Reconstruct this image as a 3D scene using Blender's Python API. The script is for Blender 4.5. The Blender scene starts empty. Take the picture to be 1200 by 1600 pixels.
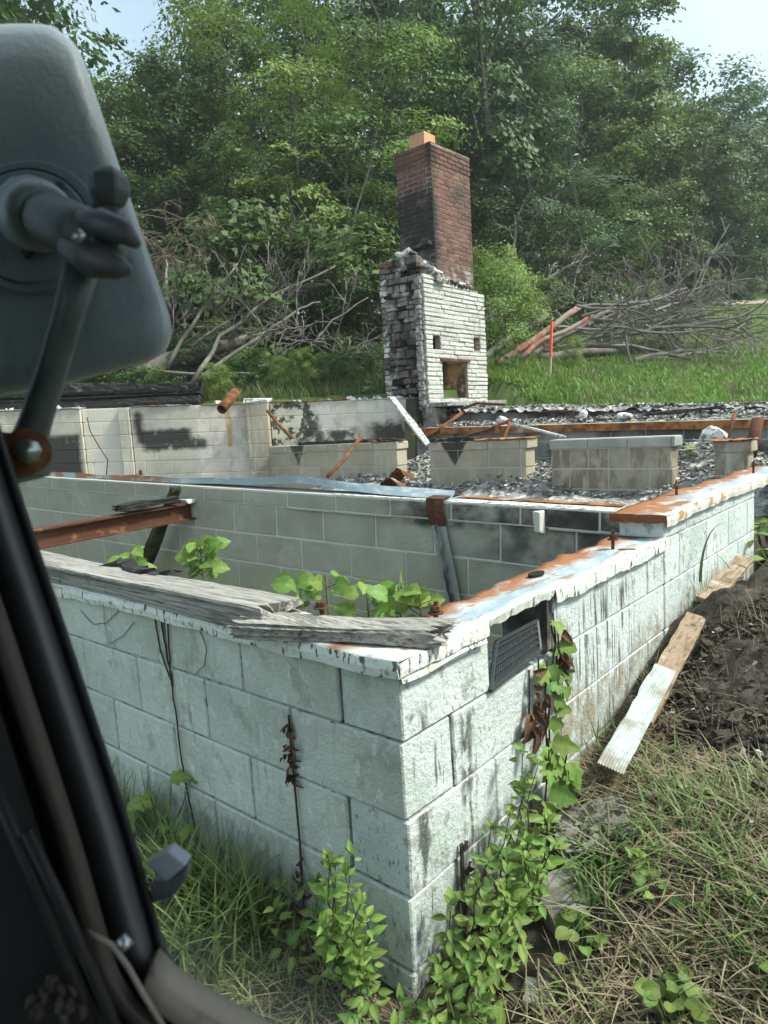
import bpy, bmesh, math, random
import numpy as np
from mathutils import Vector, Matrix, Euler

random.seed(11)
rng = np.random.default_rng(11)
scene = bpy.context.scene
R = math.radians

# ------------------------------------------------------------------ camera
FL = 1075.06                                   # focal length in pixels of a 1200 x 1600 picture
CAM = np.array([1.0210, -1.1957, 0.7575])
RT = np.array([0.7590, 0.6490, -0.0580]); RT /= np.linalg.norm(RT)
FW = np.array([-0.6510, 0.7500, -0.1220]); FW -= RT * (FW @ RT); FW /= np.linalg.norm(FW)
UP = np.cross(RT, FW)
cd = bpy.data.cameras.new('camera'); cam = bpy.data.objects.new('camera', cd)
scene.collection.objects.link(cam)
cam.matrix_world = Matrix(((RT[0], UP[0], -FW[0], CAM[0]), (RT[1], UP[1], -FW[1], CAM[1]),
                           (RT[2], UP[2], -FW[2], CAM[2]), (0, 0, 0, 1)))
cd.sensor_fit = 'VERTICAL'; cd.sensor_height = 24.0; cd.sensor_width = 24.0
cd.lens = FL / 1600 * 24.0
cd.clip_start = 0.02; cd.clip_end = 600
cd.dof.use_dof = True; cd.dof.focus_distance = 3.6; cd.dof.aperture_fstop = 6.0
scene.camera = cam

# ------------------------------------------------------------------ sky, sun, exposure
SUN_EL, SUN_AZ = 52.0, 62.0                    # azimuth measured from +Y towards +X
world = bpy.data.worlds.new('World'); scene.world = world; world.use_nodes = True
wn = world.node_tree; wn.nodes.clear()
w_out = wn.nodes.new('ShaderNodeOutputWorld'); w_bg = wn.nodes.new('ShaderNodeBackground')
w_sky = wn.nodes.new('ShaderNodeTexSky'); w_sky.sky_type = 'NISHITA'; w_sky.sun_disc = False
w_sky.sun_elevation = R(SUN_EL); w_sky.sun_rotation = R(SUN_AZ)
w_sky.air_density = 1.0; w_sky.dust_density = 2.0; w_sky.ozone_density = 1.0
w_mix = wn.nodes.new('ShaderNodeMix'); w_mix.data_type = 'RGBA'
w_co = wn.nodes.new('ShaderNodeTexCoord'); w_no = wn.nodes.new('ShaderNodeTexNoise')
w_no.inputs['Scale'].default_value = 1.6; w_no.inputs['Detail'].default_value = 5
w_mp = wn.nodes.new('ShaderNodeMapRange')
w_mp.inputs['From Min'].default_value = 0.30; w_mp.inputs['From Max'].default_value = 0.70
w_mp.inputs['To Min'].default_value = 0.15; w_mp.inputs['To Max'].default_value = 0.75
wn.links.new(w_co.outputs['Generated'], w_no.inputs['Vector'])
wn.links.new(w_no.outputs['Fac'], w_mp.inputs['Value'])
wn.links.new(w_mp.outputs['Result'], w_mix.inputs['Factor'])
wn.links.new(w_sky.outputs['Color'], w_mix.inputs['A'])
w_mix.inputs['B'].default_value = (5.2, 6.1, 6.7, 1)      # thin bright summer cloud veil
wn.links.new(w_mix.outputs['Result'], w_bg.inputs['Color'])
w_bg.inputs['Strength'].default_value = 0.070
wn.links.new(w_bg.outputs['Background'], w_out.inputs['Surface'])

sd = bpy.data.lights.new('sun', 'SUN'); sd.energy = 2.0; sd.angle = R(10); sd.color = (1.0, 0.95, 0.87)
sun = bpy.data.objects.new('sun', sd); scene.collection.objects.link(sun)
sv = Vector((math.sin(R(SUN_AZ)) * math.cos(R(SUN_EL)), math.cos(R(SUN_AZ)) * math.cos(R(SUN_EL)), math.sin(R(SUN_EL))))
sun.rotation_euler = sv.to_track_quat('Z', 'Y').to_euler(); sun.location = sv * 40
scene.view_settings.view_transform = 'Standard'; scene.view_settings.look = 'None'
scene.view_settings.gamma = 1.0; scene.view_settings.use_curve_mapping = False
scene.view_settings.exposure = 1.78
scene.render.engine = 'CYCLES'
scene.cycles.max_bounces = 6; scene.cycles.transparent_max_bounces = 12

# ------------------------------------------------------------------ helpers: places
def ray(x, y): return FW + RT * (x - 600) / FL - UP * (y - 800) / FL
def onX(x, y, v): d = ray(x, y); return CAM + d * (v - CAM[0]) / d[0]
def onY(x, y, v): d = ray(x, y); return CAM + d * (v - CAM[1]) / d[1]
def onZ(x, y, v): d = ray(x, y); return CAM + d * (v - CAM[2]) / d[2]
def dep(x, y, d): return CAM + ray(x, y) * d
def depth_of(x, y): return FW[0] * (x - CAM[0]) + FW[1] * (y - CAM[1])
def far_h(x, y):
    d = -0.651 * (x - 1.0) + 0.75 * (y + 1.2)
    return 0.72 + 0.05 * np.clip(-x, 0, 6) + 0.22 * np.clip(d - 9.5, 0, 22) + 0.06 * np.clip(d - 31.5, 0, 60)
_NY = [-6, -1.5, 0, .14, .5, .8, 1.1, 1.5, 1.9, 3.3, 5, 7.5, 9]
_NZ = [-.95, -.78, -.69, -.64, -.47, -.41, -.40, -.30, -.22, -.10, .2, .72, .78]
def near_h(x, y):
    a = np.interp(y, _NY, _NZ) + 0.10 * np.clip(x, 0, 3) - .04 * np.clip(x, 0, .2) / .2
    a = a + 0.20 * np.exp(-(((x - .55) / .34) ** 2 + ((y - 1.85) / .50) ** 2))
    b = -0.625 + 0.03 * np.clip(-x, 0, 3) * .5 + .10 * np.clip(y, -3, 0) - .05 * np.exp(-(x / .25) ** 2)
    w = np.clip((x + .12) / .24, 0, 1)
    return a * w + b * (1 - w)
LW_A = np.array([-10.1, 3.0]); LW_D = np.array([.76, .65]); LW_D /= np.linalg.norm(LW_D)
LW_ANG = math.atan2(LW_D[1], LW_D[0])
def ground_h(x, y):
    """Height of the ground sheet anywhere."""
    x = np.asarray(x, float); y = np.asarray(y, float)
    rel = (x - LW_A[0]) * LW_D[1] - (y - LW_A[1]) * LW_D[0]       # > 0 on the camera side of the left wall
    z = np.where(y > 6.9, far_h(x, y), near_h(x, y))
    w = np.clip((y - 6.7) / 1.6, 0, 1)
    z = np.where((x >= -.1) & (y > 6.7), near_h(x, y) * (1 - w) + far_h(x, y) * w, z)
    inside = (x < -.1) & (y > .1) & (rel > -.12)
    iw = 1.81 + .0885 * (x + 2.88)
    z = np.where(inside & (y < 6.75), np.where(y < iw, -1.05, -.22 + .03 * (y - 2)), z)
    z = np.where((x < -.1) & (rel <= -.12), far_h(x, y), z)
    z = np.where((x < -.1) & (x > -5.3) & (y > 6.75) & (y < 7.8), .50 + .03 * np.clip(-x, 0, 6), z)
    z = np.where((x < -4.2) & (x > -5.2) & (y >= 7.8) & (y < 8.75), .74, z)
    return z
def gh(x, y): return float(ground_h(x, y))

# ------------------------------------------------------------------ helpers: objects
WL = {}
COL = scene.collection
def props(o, label=None, cat=None, group=None, kind=None):
    for k, v in (('label', label), ('category', cat), ('group', group), ('kind', kind)):
        if v: o[k] = v
    return o
def thing(name, loc, label, cat, group=None, kind=None):
    o = bpy.data.objects.new(name, None); COL.objects.link(o)
    o.empty_display_size = .1
    o.location = loc; WL[o] = Vector(loc)
    return props(o, label, cat, group, kind)
def link(name, me, loc, parent=None, rot=None, scale=None):
    o = bpy.data.objects.new(name, me); COL.objects.link(o)
    loc = Vector(loc); WL[o] = loc
    if parent is not None:
        o.parent = parent; o.location = loc - WL[parent]
    else:
        o.location = loc
    if rot is not None:
        if isinstance(rot, Matrix):
            o.rotation_euler = rot.to_euler()
        else:
            o.rotation_euler = rot
    if scale is not None: o.scale = scale if hasattr(scale, '__len__') else (scale,) * 3
    return o
def copy_tree(o, loc, rz, sc):
    r = o.copy(); COL.objects.link(r); r.location = loc; r.rotation_euler = (0, 0, rz); r.scale = sc
    for ch in o.children:
        c = ch.copy(); COL.objects.link(c); c.parent = r
    return r
def mesh_np(name, V, F, mat=None, smooth=False, tint=None):
    """Mesh from numpy vertices and equal-sized faces."""
    V = np.asarray(V, np.float32); F = np.asarray(F, np.int32)
    me = bpy.data.meshes.new(name)
    k = F.shape[1]
    me.vertices.add(len(V)); me.vertices.foreach_set('co', V.ravel())
    me.loops.add(F.size); me.loops.foreach_set('vertex_index', F.ravel())
    me.polygons.add(len(F)); me.polygons.foreach_set('loop_start', np.arange(0, F.size, k, dtype=np.int32))
    me.polygons.foreach_set('loop_total', np.full(len(F), k, np.int32))
    if smooth: me.polygons.foreach_set('use_smooth', np.ones(len(F), bool))
    if tint is not None:
        a = me.attributes.new('tint', 'FLOAT', 'POINT'); a.data.foreach_set('value', np.asarray(tint, np.float32))
    me.update(calc_edges=True)
    if mat: me.materials.append(mat)
    return me
class MB:
    def __init__(s): s.v = []; s.f = []; s.m = []; s.mi = 0
    def add(s, vs, fs):
        b = len(s.v); s.v += [tuple(v) for v in vs]; s.f += [tuple(b + i for i in f) for f in fs]; s.m += [s.mi] * len(fs)
    def box(s, c, size, M=None, jit=0.0):
        hx, hy, hz = size[0] / 2, size[1] / 2, size[2] / 2
        vs = [Vector((x, y, z)) for x in (-hx, hx) for y in (-hy, hy) for z in (-hz, hz)]
        if jit: vs = [v + Vector((random.uniform(-jit, jit), random.uniform(-jit, jit), random.uniform(-jit, jit))) for v in vs]
        if M is not None: vs = [M @ v for v in vs]
        c = Vector(c)
        s.add([c + v for v in vs], [(0, 1, 3, 2), (4, 6, 7, 5), (0, 4, 5, 1), (2, 3, 7, 6), (0, 2, 6, 4), (1, 5, 7, 3)])
    def tube(s, pts, rad, n=6, caps=True, squash=1.0, jit=0.0):
        pts = [Vector(p) for p in pts]; k = len(pts)
        if not hasattr(rad, '__len__'): rad = [rad] * k
        t0 = (pts[1] - pts[0]).normalized()
        a = t0.orthogonal().normalized(); vs = []
        for i in range(k):
            t = (pts[min(i + 1, k - 1)] - pts[max(i - 1, 0)]).normalized()
            a = (a - t * a.dot(t)); a = a.normalized() if a.length > 1e-6 else t.orthogonal().normalized()
            b = t.cross(a)
            for j in range(n):
                an = 2 * math.pi * j / n
                r = rad[i] * (1 + (random.uniform(-jit, jit) if jit else 0))
                vs.append(pts[i] + (a * math.cos(an) + b * math.sin(an) * squash) * r)
        fs = [(i * n + j, i * n + (j + 1) % n, (i + 1) * n + (j + 1) % n, (i + 1) * n + j) for i in range(k - 1) for j in range(n)]
        if caps: fs += [tuple(range(n - 1, -1, -1)), tuple((k - 1) * n + j for j in range(n))]
        s.add(vs, fs)
    def prism(s, poly, ex):
        """Closed polygon of 3-D points pushed along ex."""
        n = len(poly); ex = Vector(ex); p = [Vector(q) for q in poly]
        s.add(p + [q + ex for q in p], [tuple(range(n)), tuple(range(2 * n - 1, n - 1, -1))] + [(i, i + n, (i + 1) % n + n, (i + 1) % n) for i in range(n)])
    def grid(s, P):
        """P[i][j] of points."""
        a, b = len(P), len(P[0])
        s.add([q for r in P for q in r], [(i * b + j, i * b + j + 1, (i + 1) * b + j + 1, (i + 1) * b + j) for i in range(a - 1) for j in range(b - 1)])
    def build(s, name, mats, parent=None, smooth=False, bevel=0.0, thick=0.0, base=False):
        xs = np.array([list(v) for v in s.v]); lo, hi = xs.min(0), xs.max(0)
        c = (lo + hi) / 2
        if base: c[2] = lo[2]
        me = bpy.data.meshes.new(name)
        me.from_pydata([tuple(v) for v in xs - c], [], s.f)
        if not isinstance(mats, (list, tuple)): mats = [mats]
        for m in mats: me.materials.append(m)
        if len(mats) > 1: me.polygons.foreach_set('material_index', s.m)
        bm = bmesh.new(); bm.from_mesh(me)
        bmesh.ops.recalc_face_normals(bm, faces=bm.faces)
        if thick:
            bmesh.ops.solidify(bm, geom=bm.faces[:], thickness=thick)
        if bevel:
            bmesh.ops.bevel(bm, geom=bm.edges[:], offset=bevel, segments=2, affect='EDGES', profile=.6)
        bm.to_mesh(me); bm.free()
        if smooth: me.polygons.foreach_set('use_smooth', [True] * len(me.polygons))
        return link(name, me, c, parent)
def Rz(a): return Matrix.Rotation(a, 3, 'Z')
def Rx(a): return Matrix.Rotation(a, 3, 'X')
def Ry(a): return Matrix.Rotation(a, 3, 'Y')
def frame(t, up=(0, 0, 1)):
    """3x3 matrix whose x axis is t."""
    t = Vector(t).normalized(); up = Vector(up)
    y = up.cross(t); y = y.normalized() if y.length > 1e-5 else Vector((0, 1, 0))
    z = t.cross(y)
    return Matrix((t, y, z)).transposed()

# ------------------------------------------------------------------ helpers: materials
def material(name, base, rough=.85, layers=(), bump=(), vary=0.0, metal=0.0, spec=.3, coord='world', tint=None, transl=0.0, hue=0.0):
    """layers: dicts c, s (scale or 3), lo, hi, det, amt, box [(vec, a0, a1, b1, b0)], kind; bump: (scale, strength, distance)."""
    m = bpy.data.materials.new(name); m.use_nodes = True
    nt = m.node_tree; N = nt.nodes; L = nt.links; N.clear()
    out = N.new('ShaderNodeOutputMaterial'); bs = N.new('ShaderNodeBsdfPrincipled')
    bs.inputs['Roughness'].default_value = rough; bs.inputs['Metallic'].default_value = metal
    bs.inputs['Specular IOR Level'].default_value = spec
    geo = N.new('ShaderNodeNewGeometry'); tc = N.new('ShaderNodeTexCoord')
    pos = geo.outputs['Position'] if coord == 'world' else tc.outputs['Object']
    def math_(op, a, b=None, clamp=False):
        n = N.new('ShaderNodeMath'); n.operation = op; n.use_clamp = clamp
        for i, q in enumerate((a, b)):
            if q is None: continue
            if isinstance(q, (int, float)): n.inputs[i].default_value = q
            else: L.new(q, n.inputs[i])
        return n.outputs[0]
    def noise(s, det=4, kind='noise', off=0.0):
        mp = N.new('ShaderNodeMapping'); L.new(pos, mp.inputs['Vector'])
        mp.inputs['Scale'].default_value = s if hasattr(s, '__len__') else (s, s, s)
        mp.inputs['Location'].default_value = (off, off * .7, off * .3)
        if kind == 'voronoi':
            n = N.new('ShaderNodeTexVoronoi'); n.inputs['Scale'].default_value = 1.0
            L.new(mp.outputs[0], n.inputs['Vector']); return n.outputs['Distance']
        n = N.new('ShaderNodeTexNoise'); n.inputs['Scale'].default_value = 1.0; n.inputs['Detail'].default_value = det
        n.inputs['Roughness'].default_value = .6
        L.new(mp.outputs[0], n.inputs['Vector']); return n.outputs['Fac']
    def smooth(v, lo, hi):
        n = N.new('ShaderNodeMapRange'); n.interpolation_type = 'SMOOTHSTEP'
        n.inputs['From Min'].default_value = min(lo, hi); n.inputs['From Max'].default_value = max(lo, hi)
        if lo > hi: n.inputs['To Min'].default_value = 1; n.inputs['To Max'].default_value = 0
        L.new(v, n.inputs['Value']); return n.outputs[0]
    col = None
    rgb = N.new('ShaderNodeRGB'); rgb.outputs[0].default_value = (*base, 1); col = rgb.outputs[0]
    if tint is not None:
        at = N.new('ShaderNodeAttribute'); at.attribute_name = 'tint'
        mx = N.new('ShaderNodeMix'); mx.data_type = 'RGBA'; L.new(at.outputs['Fac'], mx.inputs['Factor'])
        L.new(col, mx.inputs['A']); mx.inputs['B'].default_value = (*tint, 1); col = mx.outputs['Result']
    for i, l in enumerate(layers):
        fac = smooth(noise(l.get('s', 3), l.get('det', 4), l.get('kind', 'noise'), l.get('off', i * 3.7)), l.get('lo', .45), l.get('hi', .6))
        if 'm' in l: fac = math_('MULTIPLY', fac, smooth(noise(l['m'][0], 4, off=i * 2.1 + 11), l['m'][1], l['m'][2]))
        if 'box' in l:
            ed = noise(l.get('es', 9), 4, off=i * 1.3 + 5)
            wob = math_('MULTIPLY', math_('SUBTRACT', ed, .5), l.get('wob', .12))
            for bx_ in l['box']:
                vec, a0, a1, b1, b0 = bx_[:5]
                vm = N.new('ShaderNodeVectorMath'); vm.operation = 'DOT_PRODUCT'; L.new(pos, vm.inputs[0]); vm.inputs[1].default_value = vec
                p = math_('ADD', vm.outputs['Value'], wob if len(bx_) == 5 else 0.0)
                fac = math_('MULTIPLY', fac, math_('MULTIPLY', smooth(p, a0, a1), smooth(p, b0, b1)))
        fac = math_('MULTIPLY', fac, l.get('amt', 1.0), True)
        mx = N.new('ShaderNodeMix'); mx.data_type = 'RGBA'; L.new(fac, mx.inputs['Factor'])
        L.new(col, mx.inputs['A']); mx.inputs['B'].default_value = (*l['c'], 1); col = mx.outputs['Result']
    if vary or hue:
        oi = N.new('ShaderNodeObjectInfo'); hs = N.new('ShaderNodeHueSaturation')
        v = math_('ADD', math_('MULTIPLY', oi.outputs['Random'], 2 * vary), 1 - vary)
        L.new(v, hs.inputs['Value']); L.new(col, hs.inputs['Color'])
        if hue:
            r2 = math_('FRACT', math_('MULTIPLY', oi.outputs['Random'], 7.31))
            L.new(math_('ADD', math_('MULTIPLY', r2, 2 * hue), .5 - hue), hs.inputs['Hue'])
        col = hs.outputs['Color']
    L.new(col, bs.inputs['Base Color'])
    h = None
    for (s, st, k) in bump:
        q = math_('MULTIPLY', noise(s, 5, k, off=2.2), st)
        h = q if h is None else math_('ADD', h, q)
    if h is not None:
        bn = N.new('ShaderNodeBump'); bn.inputs['Distance'].default_value = .01; bn.inputs['Strength'].default_value = 1
        L.new(h, bn.inputs['Height']); L.new(bn.outputs[0], bs.inputs['Normal'])
    sh = bs.outputs[0]
    if transl:
        tr = N.new('ShaderNodeBsdfTranslucent'); ms = N.new('ShaderNodeMixShader'); ms.inputs[0].default_value = transl
        hs2 = N.new('ShaderNodeHueSaturation'); hs2.inputs['Hue'].default_value = .485; hs2.inputs['Value'].default_value = 1.35
        L.new(col, hs2.inputs['Color']); L.new(hs2.outputs[0], tr.inputs['Color'])
        L.new(sh, ms.inputs[1]); L.new(tr.outputs[0], ms.inputs[2]); sh = ms.outputs[0]
    L.new(sh, out.inputs['Surface'])
    return m
X_, Y_, Z_ = (1, 0, 0), (0, 1, 0), (0, 0, 1)
U_ = (LW_D[0], LW_D[1], 0.0); U0 = float(LW_A @ LW_D)
BIG = 99.0
def cols(hexes): return hexes

def paint_mat(name, base, extra=()):
    return material(name, base, .8, layers=[
        dict(c=(base[0] * .72, base[1] * .76, base[2] * .70), s=2.2, lo=.40, hi=.70, amt=.7),
        dict(c=(base[0] * 1.16, base[1] * 1.12, base[2] * 1.12), s=6, lo=.50, hi=.70, amt=.7, det=6),
        dict(c=(.30, .30, .265), s=(15, 15, 11), lo=.60, hi=.64, amt=.75, det=9),
        dict(c=(base[0] * .50, base[1] * .53, base[2] * .47), s=(80, 80, 55), lo=.56, hi=.68, amt=.55, det=7, m=(3, .35, .6)),
        dict(c=(.06, .065, .055), s=(46, 46, 6), lo=.585, hi=.64, amt=.8, det=6, m=(4.5, .46, .62)),
        dict(c=(.09, .095, .08), s=(75, 75, 30), lo=.59, hi=.65, amt=.75, det=7, m=(5, .40, .58)),
        *extra], bump=[(170, .3, 'noise'), (60, .55, 'noise'), (13, .9, 'noise')], vary=.06, spec=.25)
M = {}
FRONT = (Y_, -BIG, -BIG + 1, .001, .003, 0); SIDE = (X_, -.003, -.001, BIG, BIG + 1, 0)
M['paint_joint'] = material('grimy painted joint', (.36, .39, .37), .85, layers=[dict(c=(.10, .10, .09), s=22, lo=.48, hi=.64, amt=.8), dict(c=(.5, .55, .53), s=9, lo=.52, hi=.62, amt=.8)], bump=[(60, .6, 'noise')])
M['paint'] = paint_mat('peeling pale paint', (.57, .615, .60), [
    dict(c=(.585, .615, .54), s=2, lo=.0, hi=.08, amt=.75, box=[FRONT]),
    dict(c=(.40, .425, .36), s=2.4, lo=.46, hi=.66, amt=.6, box=[FRONT]),
    dict(c=(.27, .30, .265), s=(9, 9, 7), lo=.54, hi=.64, amt=.5, det=9, box=[FRONT], off=50),
    dict(c=(.70, .74, .71), s=(30, 30, 14), lo=.57, hi=.64, amt=.65, det=8, box=[FRONT], off=60),
    dict(c=(.07, .075, .065), s=(60, 60, 34), lo=.63, hi=.67, amt=.7, det=7, m=(4, .45, .6), box=[FRONT], off=70),
    dict(c=(.10, .10, .09), s=(26, 26, 3.0), lo=.60, hi=.68, amt=.7, box=[(X_, -1.25, -1.05, -.95, -.80)]),
    dict(c=(.11, .11, .08), s=(20, 20, 8), lo=.48, hi=.66, amt=.75, box=[(Z_, -BIG, -BIG + 1, -.56, -.36)]),
    dict(c=(.20, .19, .12), s=(10, 10, 5), lo=.45, hi=.65, amt=.45, box=[(Z_, .02, .18, BIG, BIG + 1), (X_, -.24, -.12, -.10, -.0)], wob=.1),
    dict(c=(.09, .09, .085), s=(48, 48, 3.0), lo=.525, hi=.59, amt=.95, det=4, box=[SIDE, (Y_, .74, .82, 1.35, 1.6), (Z_, -.34, -.2, .08, .16)]),
    dict(c=(.06, .065, .05), s=(32, 32, 14), lo=.42, hi=.56, amt=.9, det=7, box=[SIDE, (Y_, .02, .05, .07, .12), (Z_, -BIG, -BIG + 1, .02, .10)], wob=.05),
    dict(c=(.07, .075, .05), s=(32, 32, 12), lo=.43, hi=.56, amt=.9, det=7, box=[SIDE, (Y_, .22, .255, .27, .32), (Z_, -BIG, -BIG + 1, -.03, -.0)], wob=.05),
    dict(c=(.27, .22, .15), s=(16, 16, 8), lo=.40, hi=.60, amt=.8, box=[SIDE, (Z_, -BIG, -BIG + 1, -.22, -.08), (Y_, .6, .8, BIG, BIG + 1)], wob=.22, es=5),
    dict(c=(.10, .095, .08), s=(22, 22, 8), lo=.46, hi=.62, amt=.8, det=7, box=[SIDE, (Z_, -BIG, -BIG + 1, -.42, -.26), (Y_, -.1, .0, .55, .75)], wob=.2)])
def block_mat(name, base, extra=(), b=1.0, vary=.09):
    return material(name, base, .92, layers=[
        dict(c=tuple(q * .72 for q in base), s=1.7, lo=.4, hi=.7, amt=.8),
        dict(c=tuple(min(1, q * 1.3) for q in base), s=4.5, lo=.5, hi=.75, amt=.6),
        dict(c=tuple(q * .5 for q in base), s=70, lo=.60, hi=.72, amt=.7, det=3),
        *extra], bump=[(110, .5 * b, 'noise'), (30, .25 * b, 'noise')], vary=vary, spec=.2)
M['block_room'] = block_mat('grey green block', (.38, .372, .295), [
    dict(c=(.028, .027, .025), s=(5, 5, 7), lo=.34, hi=.62, amt=.92, det=7, box=[(X_, -1.75, -1.3, -.45, .1), (Z_, .17, .22, BIG, BIG + 1)], wob=.08),
    dict(c=(.05, .046, .04), s=(3.5, 3.5, 3.5), lo=.35, hi=.62, amt=.85, box=[(X_, -1.15, -.7, BIG, BIG + 1), (Z_, -.1, .10, BIG, BIG + 1)], wob=.25),
    dict(c=(.36, .38, .20), s=2.5, lo=.35, hi=.6, amt=.5, box=[(Z_, -BIG, -BIG + 1, -.25, .05)], wob=.2)])
M['block_cap'] = block_mat('weathered cap block', (.36, .37, .34))
M['block_pier'] = block_mat('tan block', (.40, .35, .265), [
    dict(c=(.20, .15, .11), s=(6, 6, 3), lo=.42, hi=.6, amt=.8, box=[(X_, -2.4, -2.3, BIG, BIG + 1)]),
    dict(c=(.48, .45, .40), s=(16, 16, 2), lo=.55, hi=.66, amt=.7),
    dict(c=(.02, .02, .02), s=4, lo=.2, hi=.4, amt=.92, box=[((1, 0, -.72), -BIG, -BIG + 1, -3.79, -3.745), ((-1, 0, -.72), -BIG, -BIG + 1, 3.35, 3.395), (Z_, .2, .26, BIG, BIG + 1)], wob=.05),
    dict(c=(.02, .02, .02), s=4, lo=.2, hi=.4, amt=.85, box=[((1, 0, -.5), -BIG, -BIG + 1, -6.405, -6.36), ((-1, 0, -.5), -BIG, -BIG + 1, 6.075, 6.12), (Z_, .2, .26, BIG, BIG + 1)], wob=.05)])
def ubox(a, b, s=.05): return (U_, U0 + a - s, U0 + a + s, U0 + b - s, U0 + b + s)
def zbox(a, b, s=.04): return (Z_, a - s, a + s, b - s, b + s)
M['block_left'] = block_mat('whitewashed block', (.55, .51, .42), [
    dict(c=(.72, .66, .56), s=3, lo=.25, hi=.4, amt=.9, box=[ubox(1.19, 1.76, .01)], wob=.0),
    dict(c=(.74, .64, .56), s=6, lo=.38, hi=.50, amt=.85, box=[ubox(2.92, 3.72, .03)], wob=.05),
    dict(c=(.62, .60, .55), s=5, lo=.40, hi=.55, amt=.75, box=[ubox(4.45, 6.0, .2), zbox(.72, 1.4)], wob=.2),
    dict(c=(.030, .029, .028), s=(5, 5, 5), lo=.22, hi=.42, amt=.95, box=[ubox(.2, 1.14, .05), zbox(.0, .92, .05)], wob=.06),
    dict(c=(.030, .029, .028), s=(5, 5, 5), lo=.2, hi=.40, amt=.95, box=[ubox(1.98, 2.12, .06), zbox(.85, 1.2)], wob=.10),
    dict(c=(.030, .029, .028), s=(5, 5, 5), lo=.2, hi=.40, amt=.95, box=[ubox(2.0, 2.82, .06), zbox(.72, .92)], wob=.08),
    dict(c=(.035, .034, .032), s=(5, 5, 5), lo=.25, hi=.45, amt=.92, box=[ubox(2.08, 3.05, .06), zbox(.60, .76)], wob=.10),
    dict(c=(.06, .055, .05), s=(7, 7, 7), lo=.48, hi=.56, amt=.95, box=[ubox(3.9, 4.75, .1)], wob=.1),
    dict(c=(.04, .038, .036), s=(5, 5, 5), lo=.36, hi=.5, amt=.92, box=[ubox(4.55, 5.35, .12), zbox(.55, .76)], wob=.2),
    dict(c=(.04, .038, .036), s=(5, 5, 5), lo=.36, hi=.5, amt=.92, box=[ubox(4.55, 4.75, .06), zbox(.72, 1.05)], wob=.2),
    dict(c=(.04, .038, .036), s=(5, 5, 5), lo=.30, hi=.45, amt=.94, box=[ubox(5.5, 6.4, .15), zbox(.5, .82, .06)], wob=.3),
    dict(c=(.50, .27, .05), s=(9, 9, 3), lo=.3, hi=.5, amt=.75, box=[ubox(3.36, 3.44, .04), zbox(.6, 1.15)], wob=.05)], vary=.07)
M['block_back'] = block_mat('sooty grey block', (.27, .265, .25), [dict(c=(.06, .058, .055), s=2.5, lo=.45, hi=.6, amt=.8)])
M['mortar_pale'] = material('pale mortar', (.56, .55, .49), .95, bump=[(90, .4, 'noise')])
M['mortar_tan'] = material('tan mortar', (.45, .42, .35), .95, bump=[(90, .4, 'noise')])
RUST = (.22, .075, .022)
def rust_mat(name, base=RUST, extra=()):
    return material(name, base, .9, layers=[dict(c=(.10, .035, .018), s=9, lo=.42, hi=.62, amt=.85),
                    dict(c=(.32, .15, .06), s=14, lo=.55, hi=.7, amt=.6), *extra], bump=[(60, .5, 'noise')], vary=.1)
M['rust'] = rust_mat('rusted steel', (.17, .064, .025))
M['rust_dark'] = rust_mat('dark rusted steel', (.085, .035, .02))
M['rust_orange'] = rust_mat('orange rusted sheet', (.36, .14, .04), [dict(c=(.45, .40, .33), s=3.5, lo=.58, hi=.68, amt=.7)])
M['flash_side'] = material('peeling painted sheet metal', (.50, .53, .51), .55, layers=[
    dict(c=(.25, .36, .43), s=(7, 3.5, 7), lo=.36, hi=.56, amt=.85, det=8, box=[(X_, -.17, -.12, -.05, -.02)], wob=.08),
    dict(c=(.66, .66, .60), s=(26, 9, 26), lo=.56, hi=.66, amt=.7, det=9),
    dict(c=(.30, .11, .035), s=(9, 5, 9), lo=.30, hi=.48, amt=.97, det=9, box=[(X_, -BIG, -BIG + 1, -.165, -.085)], wob=.15, es=11),
    dict(c=(.33, .14, .055), s=(34, 6, 34), lo=.56, hi=.64, amt=.85, det=9), dict(c=(.42, .36, .29), s=(18, 9, 18), lo=.58, hi=.68, amt=.5, det=8, off=33),
    dict(c=(.30, .11, .03), s=(12, 12, 12), lo=.34, hi=.54, amt=.93, det=8, box=[(Y_, 1.78, 1.85, 2.2, 2.5), (Z_, .29, .30, BIG, BIG + 1), (X_, -BIG, -BIG + 1, -.02, .0)], wob=.12),
    dict(c=(.06, .06, .055), s=24, lo=.69, hi=.72, amt=.8)], bump=[(50, .25, 'noise'), (9, .5, 'noise')], spec=.4)
M['flash_front'] = material('peeling white sheet metal', (.66, .68, .63), .6, layers=[
    dict(c=(.27, .10, .035), s=(6, 6, 6), lo=.44, hi=.52, amt=.95, box=[(X_, -.26, -.2, -.03, -.01), (Z_, .208, .211, BIG, BIG + 1)], wob=.0),
    dict(c=(.45, .38, .25), s=(9, 9, 20), lo=.60, hi=.7, amt=.5)], bump=[(50, .25, 'noise')], spec=.4)
M['lip_white'] = material('chipped white drip edge', (.68, .70, .65), .6, layers=[
    dict(c=(.05, .05, .045), s=(46, 46, 16), lo=.575, hi=.60, amt=.92, det=5),
    dict(c=(.25, .24, .2), s=(70, 70, 40), lo=.58, hi=.64, amt=.7, det=5),
    dict(c=(.48, .38, .22), s=(7, 7, 16), lo=.58, hi=.7, amt=.6)], bump=[(60, .3, 'noise')], spec=.4)
M['lip_rusty'] = material('rust bitten drip edge', (.62, .60, .54), .6, layers=[
    dict(c=(.05, .05, .045), s=(30, 30, 11), lo=.66, hi=.69, amt=.9, det=5),
    dict(c=(.40, .20, .05), s=(9, 9, 16), lo=.50, hi=.62, amt=.9)], bump=[(60, .3, 'noise')], spec=.4)
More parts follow.
